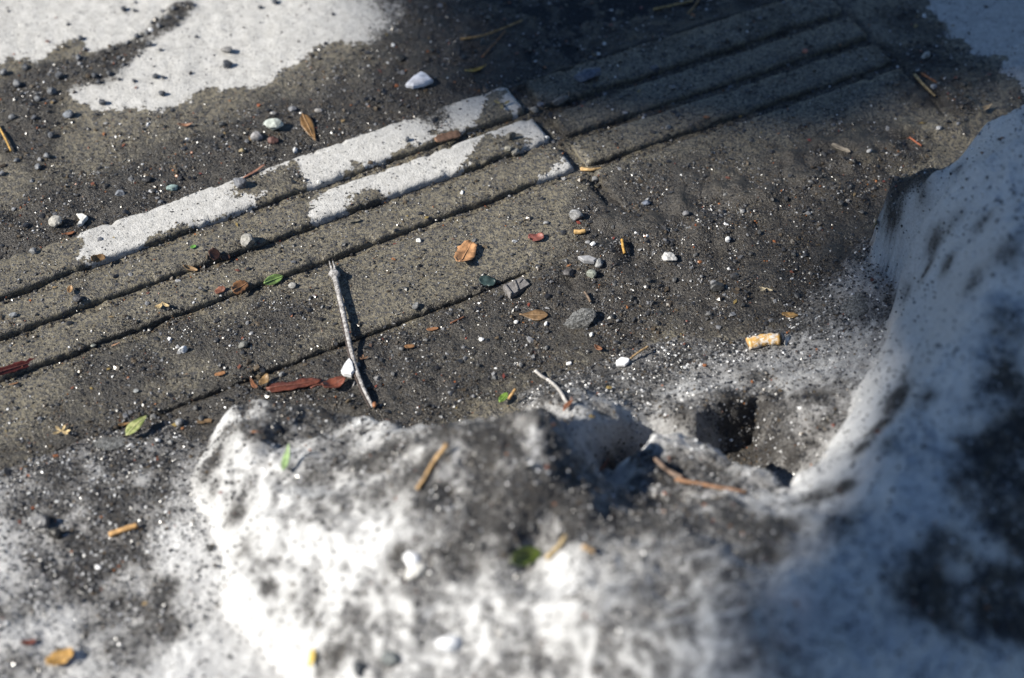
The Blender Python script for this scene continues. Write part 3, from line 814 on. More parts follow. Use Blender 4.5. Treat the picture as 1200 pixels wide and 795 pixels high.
_gx = np.arange(-.54, .56, .003); _gy = np.arange(.78, 1.53, .003)
_GX, _GY = np.meshgrid(_gx, _gy)
_SG = silt_shade_field(_GX.ravel(), _GY.ravel()).reshape(_GX.shape); _DG = dry_field(_GX.ravel(), _GY.ravel()).reshape(_GX.shape)
def _near(A, x, y): return A[np.clip(((y - .78) / .003 + .5).astype(int), 0, A.shape[0] - 1), np.clip(((x + .54) / .003 + .5).astype(int), 0, A.shape[1] - 1)]
def silt_c(x, y): return _near(_SG, x, y)
def dry_c(x, y): return _near(_DG, x, y)
def on_snow(x, y):
    k = in_grid(x, y); d = np.full(x.shape, -1.0)
    d[k] = bil(SNOW - GRD, x[k], y[k])
    return d
def w_ground(x, y):
    s = silt_c(x, y) * (1 + 0.6 * fbm(x, y, 0.02, 2, 51))
    dr = dry_c(x, y)
    w = 0.30 + 0.7 * sstep(0.2, 0.9, s)
    w = np.where(dr > 0.003, 0.035 + 0.8 * sstep(0.45, 0.9, s), w)
    w = w * (0.25 + 0.75 * sstep(-.35, .35, fbm(x, y, 0.028, 3, 57)))
    zz = H(x, y)
    w = np.where(zz < -0.0042, np.maximum(w, 0.6), w)
    return np.where(on_snow(x, y) > 0.003, 0.0, np.clip(w, 0, 1))
def put(n, weight, lo, hi, power, tmpl, name, label, pal=(.66, .19, .12, .02, .01), smooth=False, mat=None, sink=0.25):
    xy = sample_ground(n, weight)
    size = lo * (hi / lo) ** (rng.random(n) ** power)
    z = H(xy[:, 0], xy[:, 1]) + size * sink
    return grain_mesh(name, np.column_stack([xy, z]), size, grit_colors(n, pal), mat or M_GRIT, label, 'grit', tmpl, smooth)
put(85000, w_ground, 0.00035, 0.0010, 1.6, 'oct', 'sand', 'dark wet sand scattered over the concrete and settled in its grooves')
put(4500, w_ground, 0.0009, 0.0022, 2.4, 'ico', 'fine_gravel', 'loose dark fine gravel on the wet concrete')
M_GLINT = mat_grit('wet_quartz', 0.16)
put(2600, w_ground, 0.0002, 0.0006, 1.5, 'ico', 'quartz_grit', 'pale glinting quartz grains among the wet sand', (.45, .10, .33, .11, .01), True, M_GLINT)

DIRT_G = dirt.reshape(SX.shape)
def w_snow(x, y):
    d = on_snow(x, y); k = in_grid(x, y)
    w = np.zeros(x.shape); w[k] = 0.08 + 0.92 * sstep(0.25, 1.0, bil(DIRT_G, x[k], y[k]))
    return np.where(d > 0.001, w, 0)
def sample_snow(n, weight):
    out = []; got = 0
    while got < n:
        x = rng.uniform(-0.5, 0.5, n); y = rng.uniform(0.5, 1.25, n)
        k = rng.random(n) < weight(x, y)
        out.append(np.stack([x[k], y[k]], 1)); got += k.sum()
    return np.concatenate(out)[:n]
def put_snow(n, weight, lo, hi, power, tmpl, name, label, pal, smooth, mat, sink=0.3):
    xy = sample_snow(n, weight); size = lo * (hi / lo) ** (rng.random(n) ** power)
    z = H(xy[:, 0], xy[:, 1]) + size * sink
    grain_mesh(name, np.column_stack([xy, z]), size, grit_colors(n, pal), mat, label, 'grit', tmpl, smooth)
put_snow(40000, w_snow, 0.0004, 0.0014, 1.8, 'oct', 'road_dirt', 'black road grit melted out on the snow', (.8, .12, .06, .01, .01), False, M_GRIT)
def w_ice(x, y): return np.where(on_snow(x, y) > 0.0005, np.where(on_snow(x, y) < .03, 1.0, .35) * (0.4 + 0.6 * (fbm(x, y, 0.05, 3, 44) > 0)), 0)
M_GRAIN = mat_grit('ice_grain', 0.22)
put_snow(24000, w_ice, 0.0004, 0.0011, 1.5, 'ico', 'ice_grains', 'wet glittering ice grains on the melting snow', (.22, .03, .5, .25, 0), False, M_GRAIN)

# ------------------------------------------------------------------ single stones, leaves, twigs and litter
def scale_at(p):                                     # photo pixels per metre at a point
    d = p[1] * cP + (CAM_H - p[2]) * sP
    return FPX / d
def gdir(u, v, deg):
    """unit ground direction that runs at this angle in the picture"""
    p = P(u, v); a = math.radians(deg); q = P(u + 20 * math.cos(a), v - 20 * math.sin(a)) - p
    return q / np.linalg.norm(q)

ICO = {}
def ico_template(sub):
    if sub not in ICO:
        bm = bmesh.new(); bmesh.ops.create_icosphere(bm, subdivisions=sub, radius=1)
        v = np.array([x.co[:] for x in bm.verts]); f = np.array([[w.index for w in x.verts] for x in bm.faces]); bm.free()
        ICO[sub] = (v, f)
    return ICO[sub]

def stone(name, u, v, w, depth=0.75, high=0.6, deg=0, col=(.2,.2,.2), rough=.65, cuts=7, seed=1, label=None, cat='stone', group=None, sink=.22, dark=None, sub=3, spec=.4, mat=None, lift=0.0, scale=420):
    """a broken pebble: a sphere flattened by a few random facets; w is its width in the photograph"""
    r = np.random.default_rng(seed * 7 + 3)
    tv, tf = ico_template(sub)
    vv = tv.copy()
    for i in range(cuts):
        n = r.normal(size=3); n[2] *= 0.6; n /= np.linalg.norm(n)
        d = r.uniform(.55, .88)
        h = vv @ n
        vv -= np.outer(np.clip(h - d, 0, None) * 0.92, n)
    vv *= 1 + 0.07 * (perlin(vv[:, 0] * 3 + seed, vv[:, 1] * 3 + vv[:, 2] * 2, seed) + .6 * perlin(vv[:, 0] * 7 + seed, vv[:, 2] * 7 + vv[:, 1] * 4, seed + 1))[:, None]
    p = hit(u, v)
    m = w / scale_at(p) / 2
    vv = vv / np.abs(vv).max(0) * np.array([m, m * depth, m * high])
    g = gdir(u, v, deg); ang = math.atan2(g[1], g[0])
    z0 = vv[:, 2].min()
    o = mesh_np(name, vv, tf, mat or mat_plain(col, rough, .28, scale, .0005, spec, dark, name='stone'), smooth=False)
    o.data.polygons.foreach_set('use_smooth', np.full(len(o.data.polygons), cuts < 5, bool))
    o.location = (p[0], p[1], p[2] - z0 - 2 * m * high * sink + lift)
    nrm = normal_at(p[0], p[1]) if p[2] > 0.004 else Vector((0, 0, 1))
    o.rotation_euler = (nrm.to_track_quat('Z', 'Y').to_matrix() @ Matrix.Rotation(ang, 3, 'Z')).to_euler() if p[2] > 0.004 else (r.uniform(-.12, .12), r.uniform(-.12, .12), ang)
    return tag(o, label, cat, group)

def blade(L, W, kind='oval', curl=0.0, fold=0.0, wave=0.0, nx=14, ny=7, seed=0, ragged=0.0):
    r = np.random.default_rng(seed)
    t = np.linspace(0, 1, nx)
    if kind == 'oval': prof = np.sin(np.pi * np.clip(t * .97 + .015, 0, 1)) ** .7
    elif kind == 'lance': prof = (np.sin(np.pi * t ** .8) ** .9) * (1 - .35 * t)
    elif kind == 'drop': prof = np.sin(np.pi * t ** 1.5) ** .8
    elif kind == 'strip': prof = np.clip(np.minimum(t, 1 - t) * 9, .25, 1) ** .6
    else: prof = .55 + .45 * np.sin(np.pi * t); prof[0] *= .6; prof[-1] *= .5
    prof = np.maximum(prof, 0.03)
    up_ = 1 + ragged * r.normal(size=nx); dn_ = 1 + ragged * r.normal(size=nx)
    V = []
    for i in range(nx):
        for j in range(ny):
            s_ = j / (ny - 1) * 2 - 1
            y = s_ * W / 2 * prof[i] * (up_[i] if s_ > 0 else dn_[i])
            x = t[i] * L + (ragged * .12 * L * r.normal() if 0 < i < nx - 1 and abs(s_) == 1 else 0)
            z = curl * L * (t[i] - .5) ** 2 * 2 + fold * W * abs(s_) ** 1.3 * prof[i] + wave * W * math.sin(t[i] * 9 + 2 * s_ + seed) * .5
            V.append((x - L / 2, y, z))
    return np.array(V), grid_faces(nx, ny)

def place_flat(o, u, v, deg, lift=0.0008, tilt=(0, 0), follow=True):
    p = hit(u, v); g = gdir(u, v, deg); ang = math.atan2(g[1], g[0])
    nrm = normal_at(p[0], p[1], 0.006) if follow else Vector((0, 0, 1))
    rot = nrm.to_track_quat('Z', 'Y').to_matrix() if (nrm - Vector((0, 0, 1))).length > 1e-4 else Matrix.Identity(3)
    # keep the heading on the tilted surface
    x = Vector((g[0], g[1], 0)); x = (x - nrm * x.dot(nrm)).normalized(); y = nrm.cross(x)
    R = Matrix((x, y, nrm)).transposed() @ Matrix.Rotation(tilt[0], 3, 'X') @ Matrix.Rotation(tilt[1], 3, 'Y')
    o.location = Vector(p) + nrm * lift
    o.rotation_euler = R.to_euler()
    return p

def leaf(name, u, v, L, W, deg, col, label=None, kind='oval', curl=0.0, fold=.06, wave=.05, ragged=0.0, rough=.5, rib=True, stem=0, tilt=(0, 0), lift=.0012, cat='leaf', group=None, seed=1, parent=None, dark=None, stem_col=None, thick=.0003):
    """L, W: length and width in photo pixels seen square on; deg: heading in the picture"""
    g_ = sum(col) / 3; col = tuple((c * .84 + g_ * .16) * .80 for c in col)
    p = hit(u, v); k = scale_at(p)
    g = gdir(u, v, deg); sc = 1.0 / k
    # lengths were read in the picture, so undo the foreshortening along this heading
    e = P(u + 10 * math.cos(math.radians(deg)), v - 10 * math.sin(math.radians(deg))) - P(u, v)
    fl = np.linalg.norm(e) / (10 / k)
    L_, W_m = L * sc * fl, W * sc
    V, Fq = blade(L_, W_m, kind, curl, fold, wave, seed=seed, ragged=ragged)
    m = mat_plain(col, rough, .3, 260, .0004, .45, dark, name='leaf')
    o = mesh_np(name, V, Fq, m)
    md = o.modifiers.new('thickness', 'SOLIDIFY'); md.thickness = thick; md.offset = 0
    place_flat(o, u, v, deg, lift + max(0, -V[:, 2].min()), tilt)
    tag(o, label, cat, group)
    cm = mat_plain(stem_col or tuple(min(1, c * 1.35 + .02) for c in col), .55, .2, 400, .0002, name='leaf_rib')
    if rib:
        mid = V.reshape(14, 7, 3)[:, 3] + np.array([0, 0, .0003])
        vs, fs = tube_np(mid, np.linspace(.0006, .0002, 14), 6)
        mesh_np('midrib', vs, fs, cm, o)
    if stem:
        s0 = V.reshape(14, 7, 3)[0, 3]; ln = stem * sc * fl
        vs, fs = tube_np([s0 + np.array([.001, 0, 0]), s0 + np.array([-ln * .5, ln * .08, .0006]), s0 + np.array([-ln, ln * .02, .0003])], [.0006, .0006, .0008], 6, 4)
        mesh_np('stem', vs, fs, cm, o)
    return o

def path3(pts, base=0.001):
    """photo points with a height above the surface in mm -> world points"""
    out = []
    for q in pts:
        h = hit(q[0], q[1]); e = (q[2] if len(q) > 2 else 1.0) * .001
        r = ray(q[0], q[1]); d = (CAM_H - (h[2] + e)) / -r[2]
        out.append(np.array([0, 0, CAM_H]) + r * d)
    return np.array(out)

def twig(name, pts, r0, r1, col, label, cat='twig', group=None, rough=.7, parent=None, sides=8, sub=6, seed=1, noise=.08, dark=None, scale=380):
    w = path3(pts)
    vs, fs = tube_np(w, np.linspace(r0, r1, len(w)) * .001, sides, sub, noise, seed)
    c = w[0]
    o = mesh_np(name, vs - (c if parent is None else 0), fs, mat_plain(col, rough, .3, scale, .0004, .35, dark, name='wood'), parent)
    if parent is None: o.location = c; tag(o, label, cat, group)
    return o

G1 = 'stones lying on the wet and dry concrete'
# --- the larger stones, each described on its own
stone('stone', 321, 151, 25, .72, .55, 5, (.42,.45,.41), .5, 8, 1, 'largest pale greenish white stone beside the far edge of the slab', group=G1, sink=.1)
stone('stone', 301, 163, 17, .8, .7, 20, (.26,.25,.25), .7, 8, 2, 'grey rounded stone touching the pale greenish one', group=G1, sink=.1)
stone('stone', 320, 167, 13, .8, .6, 0, (.11,.055,.045), .6, 7, 3, 'small dark reddish stone just below the pale greenish one', group=G1)
stone('stone', 284, 179, 9, .8, .7, 0, (.24,.19,.11), .6, 8, 4, 'tiny tan stone left below the grey rounded stone', group=G1)
stone('stone', 283, 219, 21, .7, .6, -10, (.13,.135,.15), .6, 9, 5, 'slate grey stone on the wet gap between dry patches of the far rib', group=G1, sink=.1)
stone('stone', 266, 62, 15, .65, .6, -5, (.20,.195,.19), .6, 9, 6, 'grey stone on the dry concrete, upper one of two', group=G1, sink=.08)
stone('stone', 266, 79, 14, .75, .7, 0, (.07,.075,.085), .5, 9, 7, 'blackish stone on the dry concrete, lower one of two', group=G1, sink=.08)
stone('stone', 81, 137, 14, .75, .7, 10, (.15,.165,.19), .55, 8, 8, 'blue grey pebble on bare wet concrete at the left', group=G1, sink=.1)
stone('stone', 67, 264, 19, .8, .75, 10, (.36,.345,.31), .7, 6, 9, 'pale knobbly stone by the left end of the dry rib', group=G1, sink=.1)
stone('stone', 292, 288, 20, .75, .8, 0, (.25,.24,.22), .75, 9, 10, 'rough grey stone resting across a groove of the slab', group=G1, sink=.1)
stone('stone', 374, 217, 7, .7, 1.0, 0, (.68,.67,.63), .5, 7, 11, 'tiny white stone standing in the second groove by a dry patch', group=G1, sink=.05)
stone('stone', 476, 166, 9, .75, .8, 0, (.26,.26,.26), .6, 8, 12, 'small grey stone with a long shadow on the dry far rib', group=G1, sink=.05)
stone('stone', 690, 92, 34, .5, .35, 20, (.10,.115,.15), .45, 10, 13, 'flat bluish grey stone on the shaded far rib', group=G1, sink=.1)
stone('stone', 655, 123, 25, .42, .4, 20, (.16,.15,.14), .55, 11, 14, 'thin slaty flake beside the slab joint', group=G1, sink=.1)
stone('stone', 626, 131, 12, .8, .8, 0, (.24,.23,.21), .65, 8, 15, 'grey stone at the corner where the two slabs meet', group=G1)
stone('stone', 633, 124, 10, .7, .5, 0, (.13,.14,.17), .5, 8, 16, 'dark bluish stone behind the slab corner', group=G1)
stone('stone', 603, 183, 13, .6, .7, 15, (.29,.275,.24), .65, 8, 17, 'tan grey stone in the groove near the slab joint', group=G1)
stone('stone', 596, 176, 12, .55, .5, 0, (.28,.265,.22), .7, 8, 18, 'flat buff stone lodged against the groove edge near the joint', group=G1)
stone('stone', 599, 163, 12, .5, .9, 20, (.15,.14,.12), .6, 9, 19, 'brownish stone throwing a dark shadow on the dry second rib', group=G1, sink=.05)
stone('stone', 641, 166, 6, .7, .7, 0, (.78,.80,.77), .4, 8, 20, 'tiny bright white stone in the slab joint', group=G1)
stone('stone', 675, 256, 17, .75, .8, -5, (.25,.25,.25), .65, 10, 21, 'angular grey stone with black shadow on the wide rib', group=G1, sink=.1)
stone('stone', 697, 212, 9, .8, .8, 0, (.20,.20,.20), .6, 8, 22, 'small grey stone below the tan splinter', group=G1)
stone('stone', 732, 138, 8, .6, .6, 0, (.25,.25,.26), .55, 8, 23, 'small pale stone in a groove of the shaded slab', group=G1)
stone('stone', 491, 284, 7, .8, .8, 0, (.78,.78,.75), .5, 7, 24, 'small white pebble left of the orange leaf', group=G1)
stone('stone', 695, 287, 8, .75, .6, 0, (.80,.80,.78), .4, 6, 25, 'oval white pebble right of the red leaf', group=G1)
stone('stone', 853, 283, 9, .7, .7, 70, (.80,.80,.78), .45, 8, 26, 'white pebble alone on the dark grit right of centre', group=G1)
stone('stone', 667, 322, 15, .8, .6, 0, (.075,.07,.07), .5, 6, 27, 'round black stone in the silt behind the ice lump', group=G1)
stone('stone', 693, 323, 13, .8, .75, 0, (.22,.235,.20), .55, 8, 28, 'pale greenish pebble beside the round black stone', group=G1)
stone('stone', 702, 311, 13, .8, .6, 40, (.25,.25,.245), .6, 8, 29, 'grey pebble above the pale greenish pebble', group=G1)
stone('stone', 840, 340, 17, .75, .7, 0, (.045,.045,.045), .4, 8, 30, 'black wet stone below the lone white pebble', group=G1)
stone('stone', 783, 304, 22, .6, .5, -10, (.50,.49,.47), .55, 9, 31, 'broken white and grey stone in the middle of the dark grit', group=G1)
stone('stone', 804, 252, 9, .7, .8, 0, (.16,.16,.17), .6, 8, 32, 'small grey stone at the far side of the dark grit', group=G1)
stone('stone', 748, 262, 10, .7, .6, 0, (.30,.26,.21), .6, 8, 33, 'tan pebble amid the dark grit right of the angular stone', group=G1)
stone('stone', 757, 240, 10, .8, .6, 0, (.10,.115,.15), .5, 8, 34, 'bluish dark pebble behind the tan pebble', group=G1)
stone('stone', 1085, 68, 14, .6, .6, 20, (.32,.31,.29), .6, 8, 35, 'pale oval stone past the end of the shaded slab', group=G1, sink=.1)
stone('stone', 1094, 104, 8, .9, .7, 0, (.28,.29,.31), .5, 6, 36, 'round grey pebble next to the straw splinters', group=G1)
stone('stone', 1100, 152, 8, .7, .6, 0, (.40,.40,.40), .5, 7, 37, 'small light pebble near the foot of the snow bank', group=G1)
stone('stone', 1019, 178, 9, .6, .6, 0, (.38,.38,.38), .5, 8, 38, 'small light pebble by the curled bark strip', group=G1)
stone('stone', 943, 63, 7, .8, .8, 0, (.42,.17,.12), .6, 7, 39, 'little pink brick crumb in a groove of the shaded slab', group=G1)
stone('stone', 48, 616, 26, .75, .85, 15, (.13,.13,.135), .35, 9, 40, 'glossy dark stone with a pale face on the dirty ice', group=G1, sink=.08)
stone('stone', 66, 630, 18, .8, .8, 0, (.035,.033,.03), .35, 9, 41, 'black stone under the glossy dark stone on the ice', group=G1, sink=.08)
stone('stone', 245, 643, 14, .45, .5, 55, (.045,.045,.045), .5, 7, 42, 'dark elongated pebble on the clean white snow', group=G1, sink=.15)
stone('stone', 252, 664, 7, .7, .7, 0, (.04,.035,.035), .5, 7, 43, 'tiny black pebble below the elongated one on the snow', group=G1, sink=.1)
stone('stone', 457, 776, 26, .75, .6, 20, (.12,.13,.13), .5, 8, 44, 'blurred grey stone on snow at the bottom, right of a pair', group=G1, sink=.15)
stone('stone', 421, 787, 24, .6, .6, -10, (.07,.075,.08), .5, 8, 45, 'blurred dark stone on snow at the bottom, left of a pair', group=G1, sink=.15)
stone('stone', 485, 672, 20, 1.5, .6, 10, (.50,.49,.46), .7, 5, 46, 'blurred pale stone lump stuck in the foreground snow', group=G1, sink=.25)
stone('stone', 92, 352, 13, .8, .7, 0, (.055,.055,.06), .55, 9, 47, 'dark lump of asphalt grit on the second rib at the left', group=G1)
stone('stone', 39, 297, 10, .8, .8, 0, (.19,.19,.19), .6, 8, 48, 'grey pebble on the wet left end of the far rib', group=G1)
stone('stone', 16, 372, 10, .8, .7, 0, (.20,.21,.22), .6, 8, 49, 'grey pebble on the second rib at the left edge', group=G1)
stone('stone', 343, 337, 10, .8, .7, 0, (.26,.255,.24), .65, 8, 50, 'light grey pebble right of the green leaf', group=G1)
stone('stone', 209, 331, 8, .6, .6, 0, (.34,.345,.36), .5, 7, 51, 'pale pebble above the winged seed', group=G1)
stone('stone', 110, 408, 8, .8, .7, 0, (.20,.21,.19), .6, 8, 52, 'greenish pebble in the third groove at the left', group=G1)
stone('stone', 215, 413, 12, .5, .9, 25, (.82,.82,.80), .4, 11, 53, 'sharp white chip on the wide rib below the winged seed', group=G1, cat='chip')
stone('stone', 285, 407, 14, .7, .6, 20, (.12,.12,.11), .6, 9, 54, 'dull brown grey stone on the wide rib left of the stick', group=G1)
stone('stone', 488, 361, 12, .7, .6, 40, (.15,.15,.15), .6, 9, 55, 'grey stone on the near edge of the wide rib', group=G1)
stone('stone', 160, 460, 8, .8, .6, 0, (.24,.25,.25), .6, 7, 56, 'grey pebble on the wide rib above the yellow leaf', group=G1)
stone('stone', 640, 381, 7, .6, .7, 60, (.7,.7,.68), .5, 8, 57, 'small white flake by the right side of the ice lump', group=G1)
stone('stone', 693, 394, 8, .6, .6, 60, (.78,.78,.76), .5, 8, 58, 'small white flake just below the ice lump', group=G1)
stone('stone', 667, 428, 7, .8, .7, 0, (.85,.85,.84), .5, 7, 59, 'tiny white pebble above the pale bent twig', group=G1)
stone('stone', 564, 400, 7, .8, .7, 0, (.80,.80,.78), .5, 7, 60, 'tiny white pebble below the tile fragment', group=G1)
stone('stone', 605, 379, 6, .8, .8, 0, (.82,.82,.80), .5, 7, 61, 'tiny white pebble left of the brown oval leaf', group=G1)
stone('stone', 115, 667, 9, .7, .6, 0, (.85,.85,.85), .4, 6, 62, 'white pebble on the dark dirt of the left ice', group=G1)
stone('stone', 207, 665+0, 6, .7, .6, 0, (.10,.10,.10), .5, 7, 63, 'tiny dark speck of stone at the edge of the clean snow', group=G1)
stone('stone', 188, 238, 8, .9, .6, 0, (.10,.105,.115), .5, 8, 64, 'dark pebble lying against the far slab edge', group=G1)
stone('stone', 203, 222, 16, .55, .4, 5, (.27,.36,.34), .4, 8, 65, 'flat pale turquoise stone beyond the dry rib', group=G1)
stone('stone', 141, 228, 13, .7, .6, 5, (.17,.18,.20), .6, 8, 66, 'bluish grey stone left of the turquoise one', group=G1)
stone('stone', 173, 212, 14, .7, .5, 5, (.03,.03,.032), .45, 8, 67, 'flat black stone in the silt beyond the dry rib', group=G1)
stone('stone', 261, 148, 10, .7, .7, 5, (.025,.027,.03), .45, 8, 68, 'black pebble left of the pale greenish stone', group=G1)
stone('stone', 343, 130, 11, .7, .6, 5, (.15,.155,.17), .5, 8, 69, 'grey pebble behind the largest pale stone', group=G1)
stone('stone', 374, 131, 11, .6, .4, 5, (.24,.23,.22), .6, 8, 70, 'flat beige stone left of the white plastic shard', group=G1)
stone('stone', 470, 70, 12, .8, .6, 5, (.03,.03,.03), .5, 8, 71, 'black lump in the shade above the white shard', group=G1)
stone('stone', 565, 52, 9, .6, 1.0, 60, (.08,.09,.10), .5, 8, 72, 'dark grey pebble beside the forked twig', group=G1)
stone('stone', 767, 84, 15, .6, .5, 20, (.08,.085,.10), .5, 8, 73, 'dark blue grey stone in the shaded groove', group=G1)
LM = [('the stick', 412, 400), ('the tile fragment', 606, 338), ('the ice lump', 682, 378), ('the cigarette butt', 898, 405), ('the orange leaf', 545, 302), ('the oval ice plate', 1000, 361), ('the lone white pebble', 853, 283),
      ('the broken white stone', 783, 304), ('the angular grey stone', 675, 256), ('the pale bark strip', 985, 178), ('the straw splinter', 1083, 100), ('the yellow green leaf', 160, 508), ('the oval brown leaf', 626, 371), ('the winged seed', 898, 341), ('the knobbly pale stone', 67, 264),
      ('the blue grey pebble', 81, 137), ('the ochre straw', 5, 160), ('the pair of stones', 266, 70), ('the tongue of silt', 150, 60), ('the paper chip', 730, 428), ('the small amber stick', 730, 289), ('the tan leaf', 1030, 268)]
_seen = {}
def where(noun, u, v, tone):
    n_, lu, lv = min(LM, key=lambda q: math.hypot(u - q[1], v - q[2]))
    dx, dy = u - lu, v - lv
    rel = ('right of' if dx > 0 else 'left of') if abs(dx) > 1.5 * abs(dy) else (('beyond' if dy < 0 else 'in front of') if abs(dy) > 1.5 * abs(dx) else (('right beyond' if dx > 0 else 'left beyond') if dy < 0 else ('right in front of' if dx > 0 else 'left in front of')))
    d = math.hypot(dx, dy); far = 'just' if d < 28 else ('a little' if d < 60 else 'well')
    lab = f'{tone} {noun} {far} {rel} {n_}'
    _seen[lab] = _seen.get(lab, 0) + 1
    if _seen[lab] > 1: lab += (' (smaller)' if _seen[lab] == 2 else ' (smallest)' if _seen[lab] == 3 else ' (outermost)')
    return lab
# dark crumbs on the pale dry concrete
G2 = 'dark crumbs of asphalt on the pale dry concrete'
for i, (u, v, w) in enumerate(((175,54,9),(188,60,5),(182,92,9),(191,93,6),(190,112,10),(116,98,7),(140,95,5),(157,97,6),(120,122,11),(230,45,5),(145,78,6),(95,47,8),(145,13,9),(158,14,6),(305,10,6),(10,14,4),(390,18,5),(322,4,9),(80,30,5),(162,67,4))):
    stone('asphalt_crumb', u, v, w, .8, .75, i * 40, (.055,.06,.07), .6, 8, 100 + i, where('crumb on dry concrete', u, v, 'dark'), 'crumb', G2, sink=.1, sub=2)
G3 = 'dark pebbles in the silt at the upper left'
for i, (u, v, w) in enumerate(((196,22,8),(204,12,7),(186,32,8),(172,40,7),(160,44,8),(178,28,6),(190,14,6),(208,22,6),(150,52,7),(30,82,11),(20,102,13),(62,111,13),(70,92,11),(5,88,12),(44,118,9),(40,140,8),(92,70,9),(128,88,8),(15,140,9),(60,160,9),(45,198,10),(55,185,9),(20,190,8),(100,60,7),(110,90,8),(140,70,7),(3,205,8))):
    k_ = random.random()
    stone('gravel_stone', u, v, w, .8, .75, i * 50, (.05 + .12 * k_, .055 + .12 * k_, .065 + .12 * k_), .5, 8, 140 + i, where('pebble in wet silt', u, v, 'blackish' if k_ < .4 else 'grey'), 'pebble', G3, sink=.15, sub=2)
G4 = 'pebbles in the dark grit below the slabs'
for i, (u, v, w) in enumerate(((640,262,7),(718,268,6),(790,330,8),(760,330,7),(815,300,7),(870,250,8),(905,235,7),(850,230,7),(880,300,7),(890,275,7),(930,300,8),(960,270,7),(985,240,8),(1010,250,7),(950,215,7),(1000,190,7),(980,170,7),(770,380,8),(830,370,8),(870,360,7),(740,350,7),(720,335,6),(600,300,5),(540,365,6),(500,400,6),(470,410,7),(520,420,6),(560,430,7),(460,440,7),(450,385,6),(640,410,7),(610,430,7),(580,445,7),(330,440,8),(230,480,8),(200,520,8),(180,490,8),(210,498,13),(236,492,10),(1060,140,6),(1075,85,6),(1130,100,6),(1115,70,5),(1100,45,6),(1040,100,5))):
    k_ = random.random() ** 2
    stone('gravel_stone', u, v, w, .8, .7, i * 50, (.05 + .2 * k_, .05 + .2 * k_, .05 + .2 * k_), .5, 8, 170 + i, where('pebble in the grit', u, v, 'blackish' if k_ < .12 else 'grey' if k_ < .5 else 'light grey'), 'pebble', G4, sink=.2, sub=2)

# --- leaves
leaf('leaf', 545, 302, 30, 23, 62, (.50,.24,.085), 'dry orange brown leaf on the wide rib', 'ragged', .25, .10, .10, .07, .6, lift=.002, tilt=(.05,.1), seed=3)
leaf('leaf', 628, 281, 18, 13, 8, (.30,.085,.06), 'small red leaf near the end of the wide rib', 'ragged', .3, .12, .1, .08, .5, seed=4)
leaf('leaf', 319, 331, 25, 12, 22, (.22,.36,.08), 'fresh green leaf lying along the third groove', 'oval', .1, .1, .06, .03, .4, seed=5, lift=.0025)
leaf('leaf', 280, 341, 20, 15, 30, (.28,.125,.04), 'torn brown leaf left of the fresh green leaf', 'ragged', .2, .05, .1, .1, .45, seed=6, lift=.002)
leaf('leaf', 258, 342, 13, 8, 25, (.30,.11,.06), 'small reddish scrap beside the torn brown leaf', 'ragged', .1, .05, .1, .1, .45, False, seed=7)
leaf('leaf', 626, 371, 34, 15, -4, (.20,.115,.045), 'wet brown oval leaf in the silt left of the ice lump', 'drop', .05, .03, .04, .02, .35, seed=8)
leaf('leaf', 571, 331, 19, 13, -12, (.035,.065,.062), 'dark teal leaf scrap on the near edge of the wide rib', 'ragged', .1, .05, .06, .08, .35, False, seed=9)
leaf('leaf', 362, 152, 30, 17, -60, (.24,.125,.035), 'wet amber leaf stuck right of the largest pale stone', 'lance', .05, .03, .06, .05, .35, seed=10)
leaf('leaf', 22, 433, 60, 11, 19, (.12,.022,.014), 'dark red wet leaf in the third groove at the left edge', 'ragged', .02, .0, .04, .16, .25, seed=11, lift=.0008)
leaf('leaf', 345, 454, 66, 15, 8, (.15,.04,.02), 'long wet red brown leaf behind the dirty snow mound', 'ragged', .02, .0, .08, .22, .3, seed=12, lift=.0015)
leaf('leaf', 391, 457, 28, 15, 20, (.19,.05,.022), 'curled red brown leaf between the snow mound and the stick', 'ragged', .4, .15, .1, .08, .3, stem=14, seed=13, lift=.004)
leaf('leaf', 311, 453, 16, 11, 60, (.26,.15,.05), 'small curled tan leaf behind the snow mound', 'oval', .5, .2, .05, .05, .4, False, seed=14, lift=.003)
leaf('leaf', 297, 455, 16, 7, 120, (.26,.10,.035), 'small brown leaf scrap left of the curled tan leaf', 'lance', .4, .1, .05, .05, .4, False, seed=15, lift=.003)
leaf('leaf', 160, 508, 34, 17, 42, (.42,.43,.16), 'yellow green leaf with dark spots sticking out of the ice', 'lance', -.1, .08, .04, .03, .4, seed=16, lift=.006, tilt=(0,-.25), dark=(.10,.14,.03))
leaf('leaf', 145, 502, 14, 5, 15, (.30,.16,.045), 'narrow brown bract behind the yellow green leaf', 'lance', .3, .1, 0, 0, .5, False, seed=17, lift=.004)
leaf('leaf', 523, 166, 34, 9, 17, (.30,.16,.09), 'pinkish brown bark flake in the groove between dry ribs', 'strip', .02, .02, .02, .10, .75, False, cat='bark', seed=18, lift=.003, thick=.001)
leaf('leaf', 218, 150, 19, 6, 5, (.36,.17,.085), 'small rust leaf on bare wet concrete', 'lance', .5, .25, .05, .05, .55, False, seed=19)
leaf('leaf', 557, 85, 27, 7, 22, (.44,.30,.03), 'narrow yellow leaf in the shade above the joint', 'lance', .3, .25, .05, .03, .4, seed=20)
leaf('leaf', 113, 304, 18, 9, 12, (.28,.15,.045), 'brown leaf scrap at the lower corner of the left dry patch', 'ragged', .4, .1, .1, .1, .5, False, seed=21, lift=.002)
leaf('leaf', 222, 318, 18, 6, -8, (.44,.27,.12), 'tan bud scale by the second groove', 'oval', .3, .3, 0, .03, .5, False, cat='bud scale', seed=22, lift=.002)
leaf('leaf', 137, 407, 11, 4, 10, (.46,.24,.12), 'tiny orange scale near the third groove', 'lance', .2, .2, 0, 0, .5, False, cat='bud scale', seed=23)
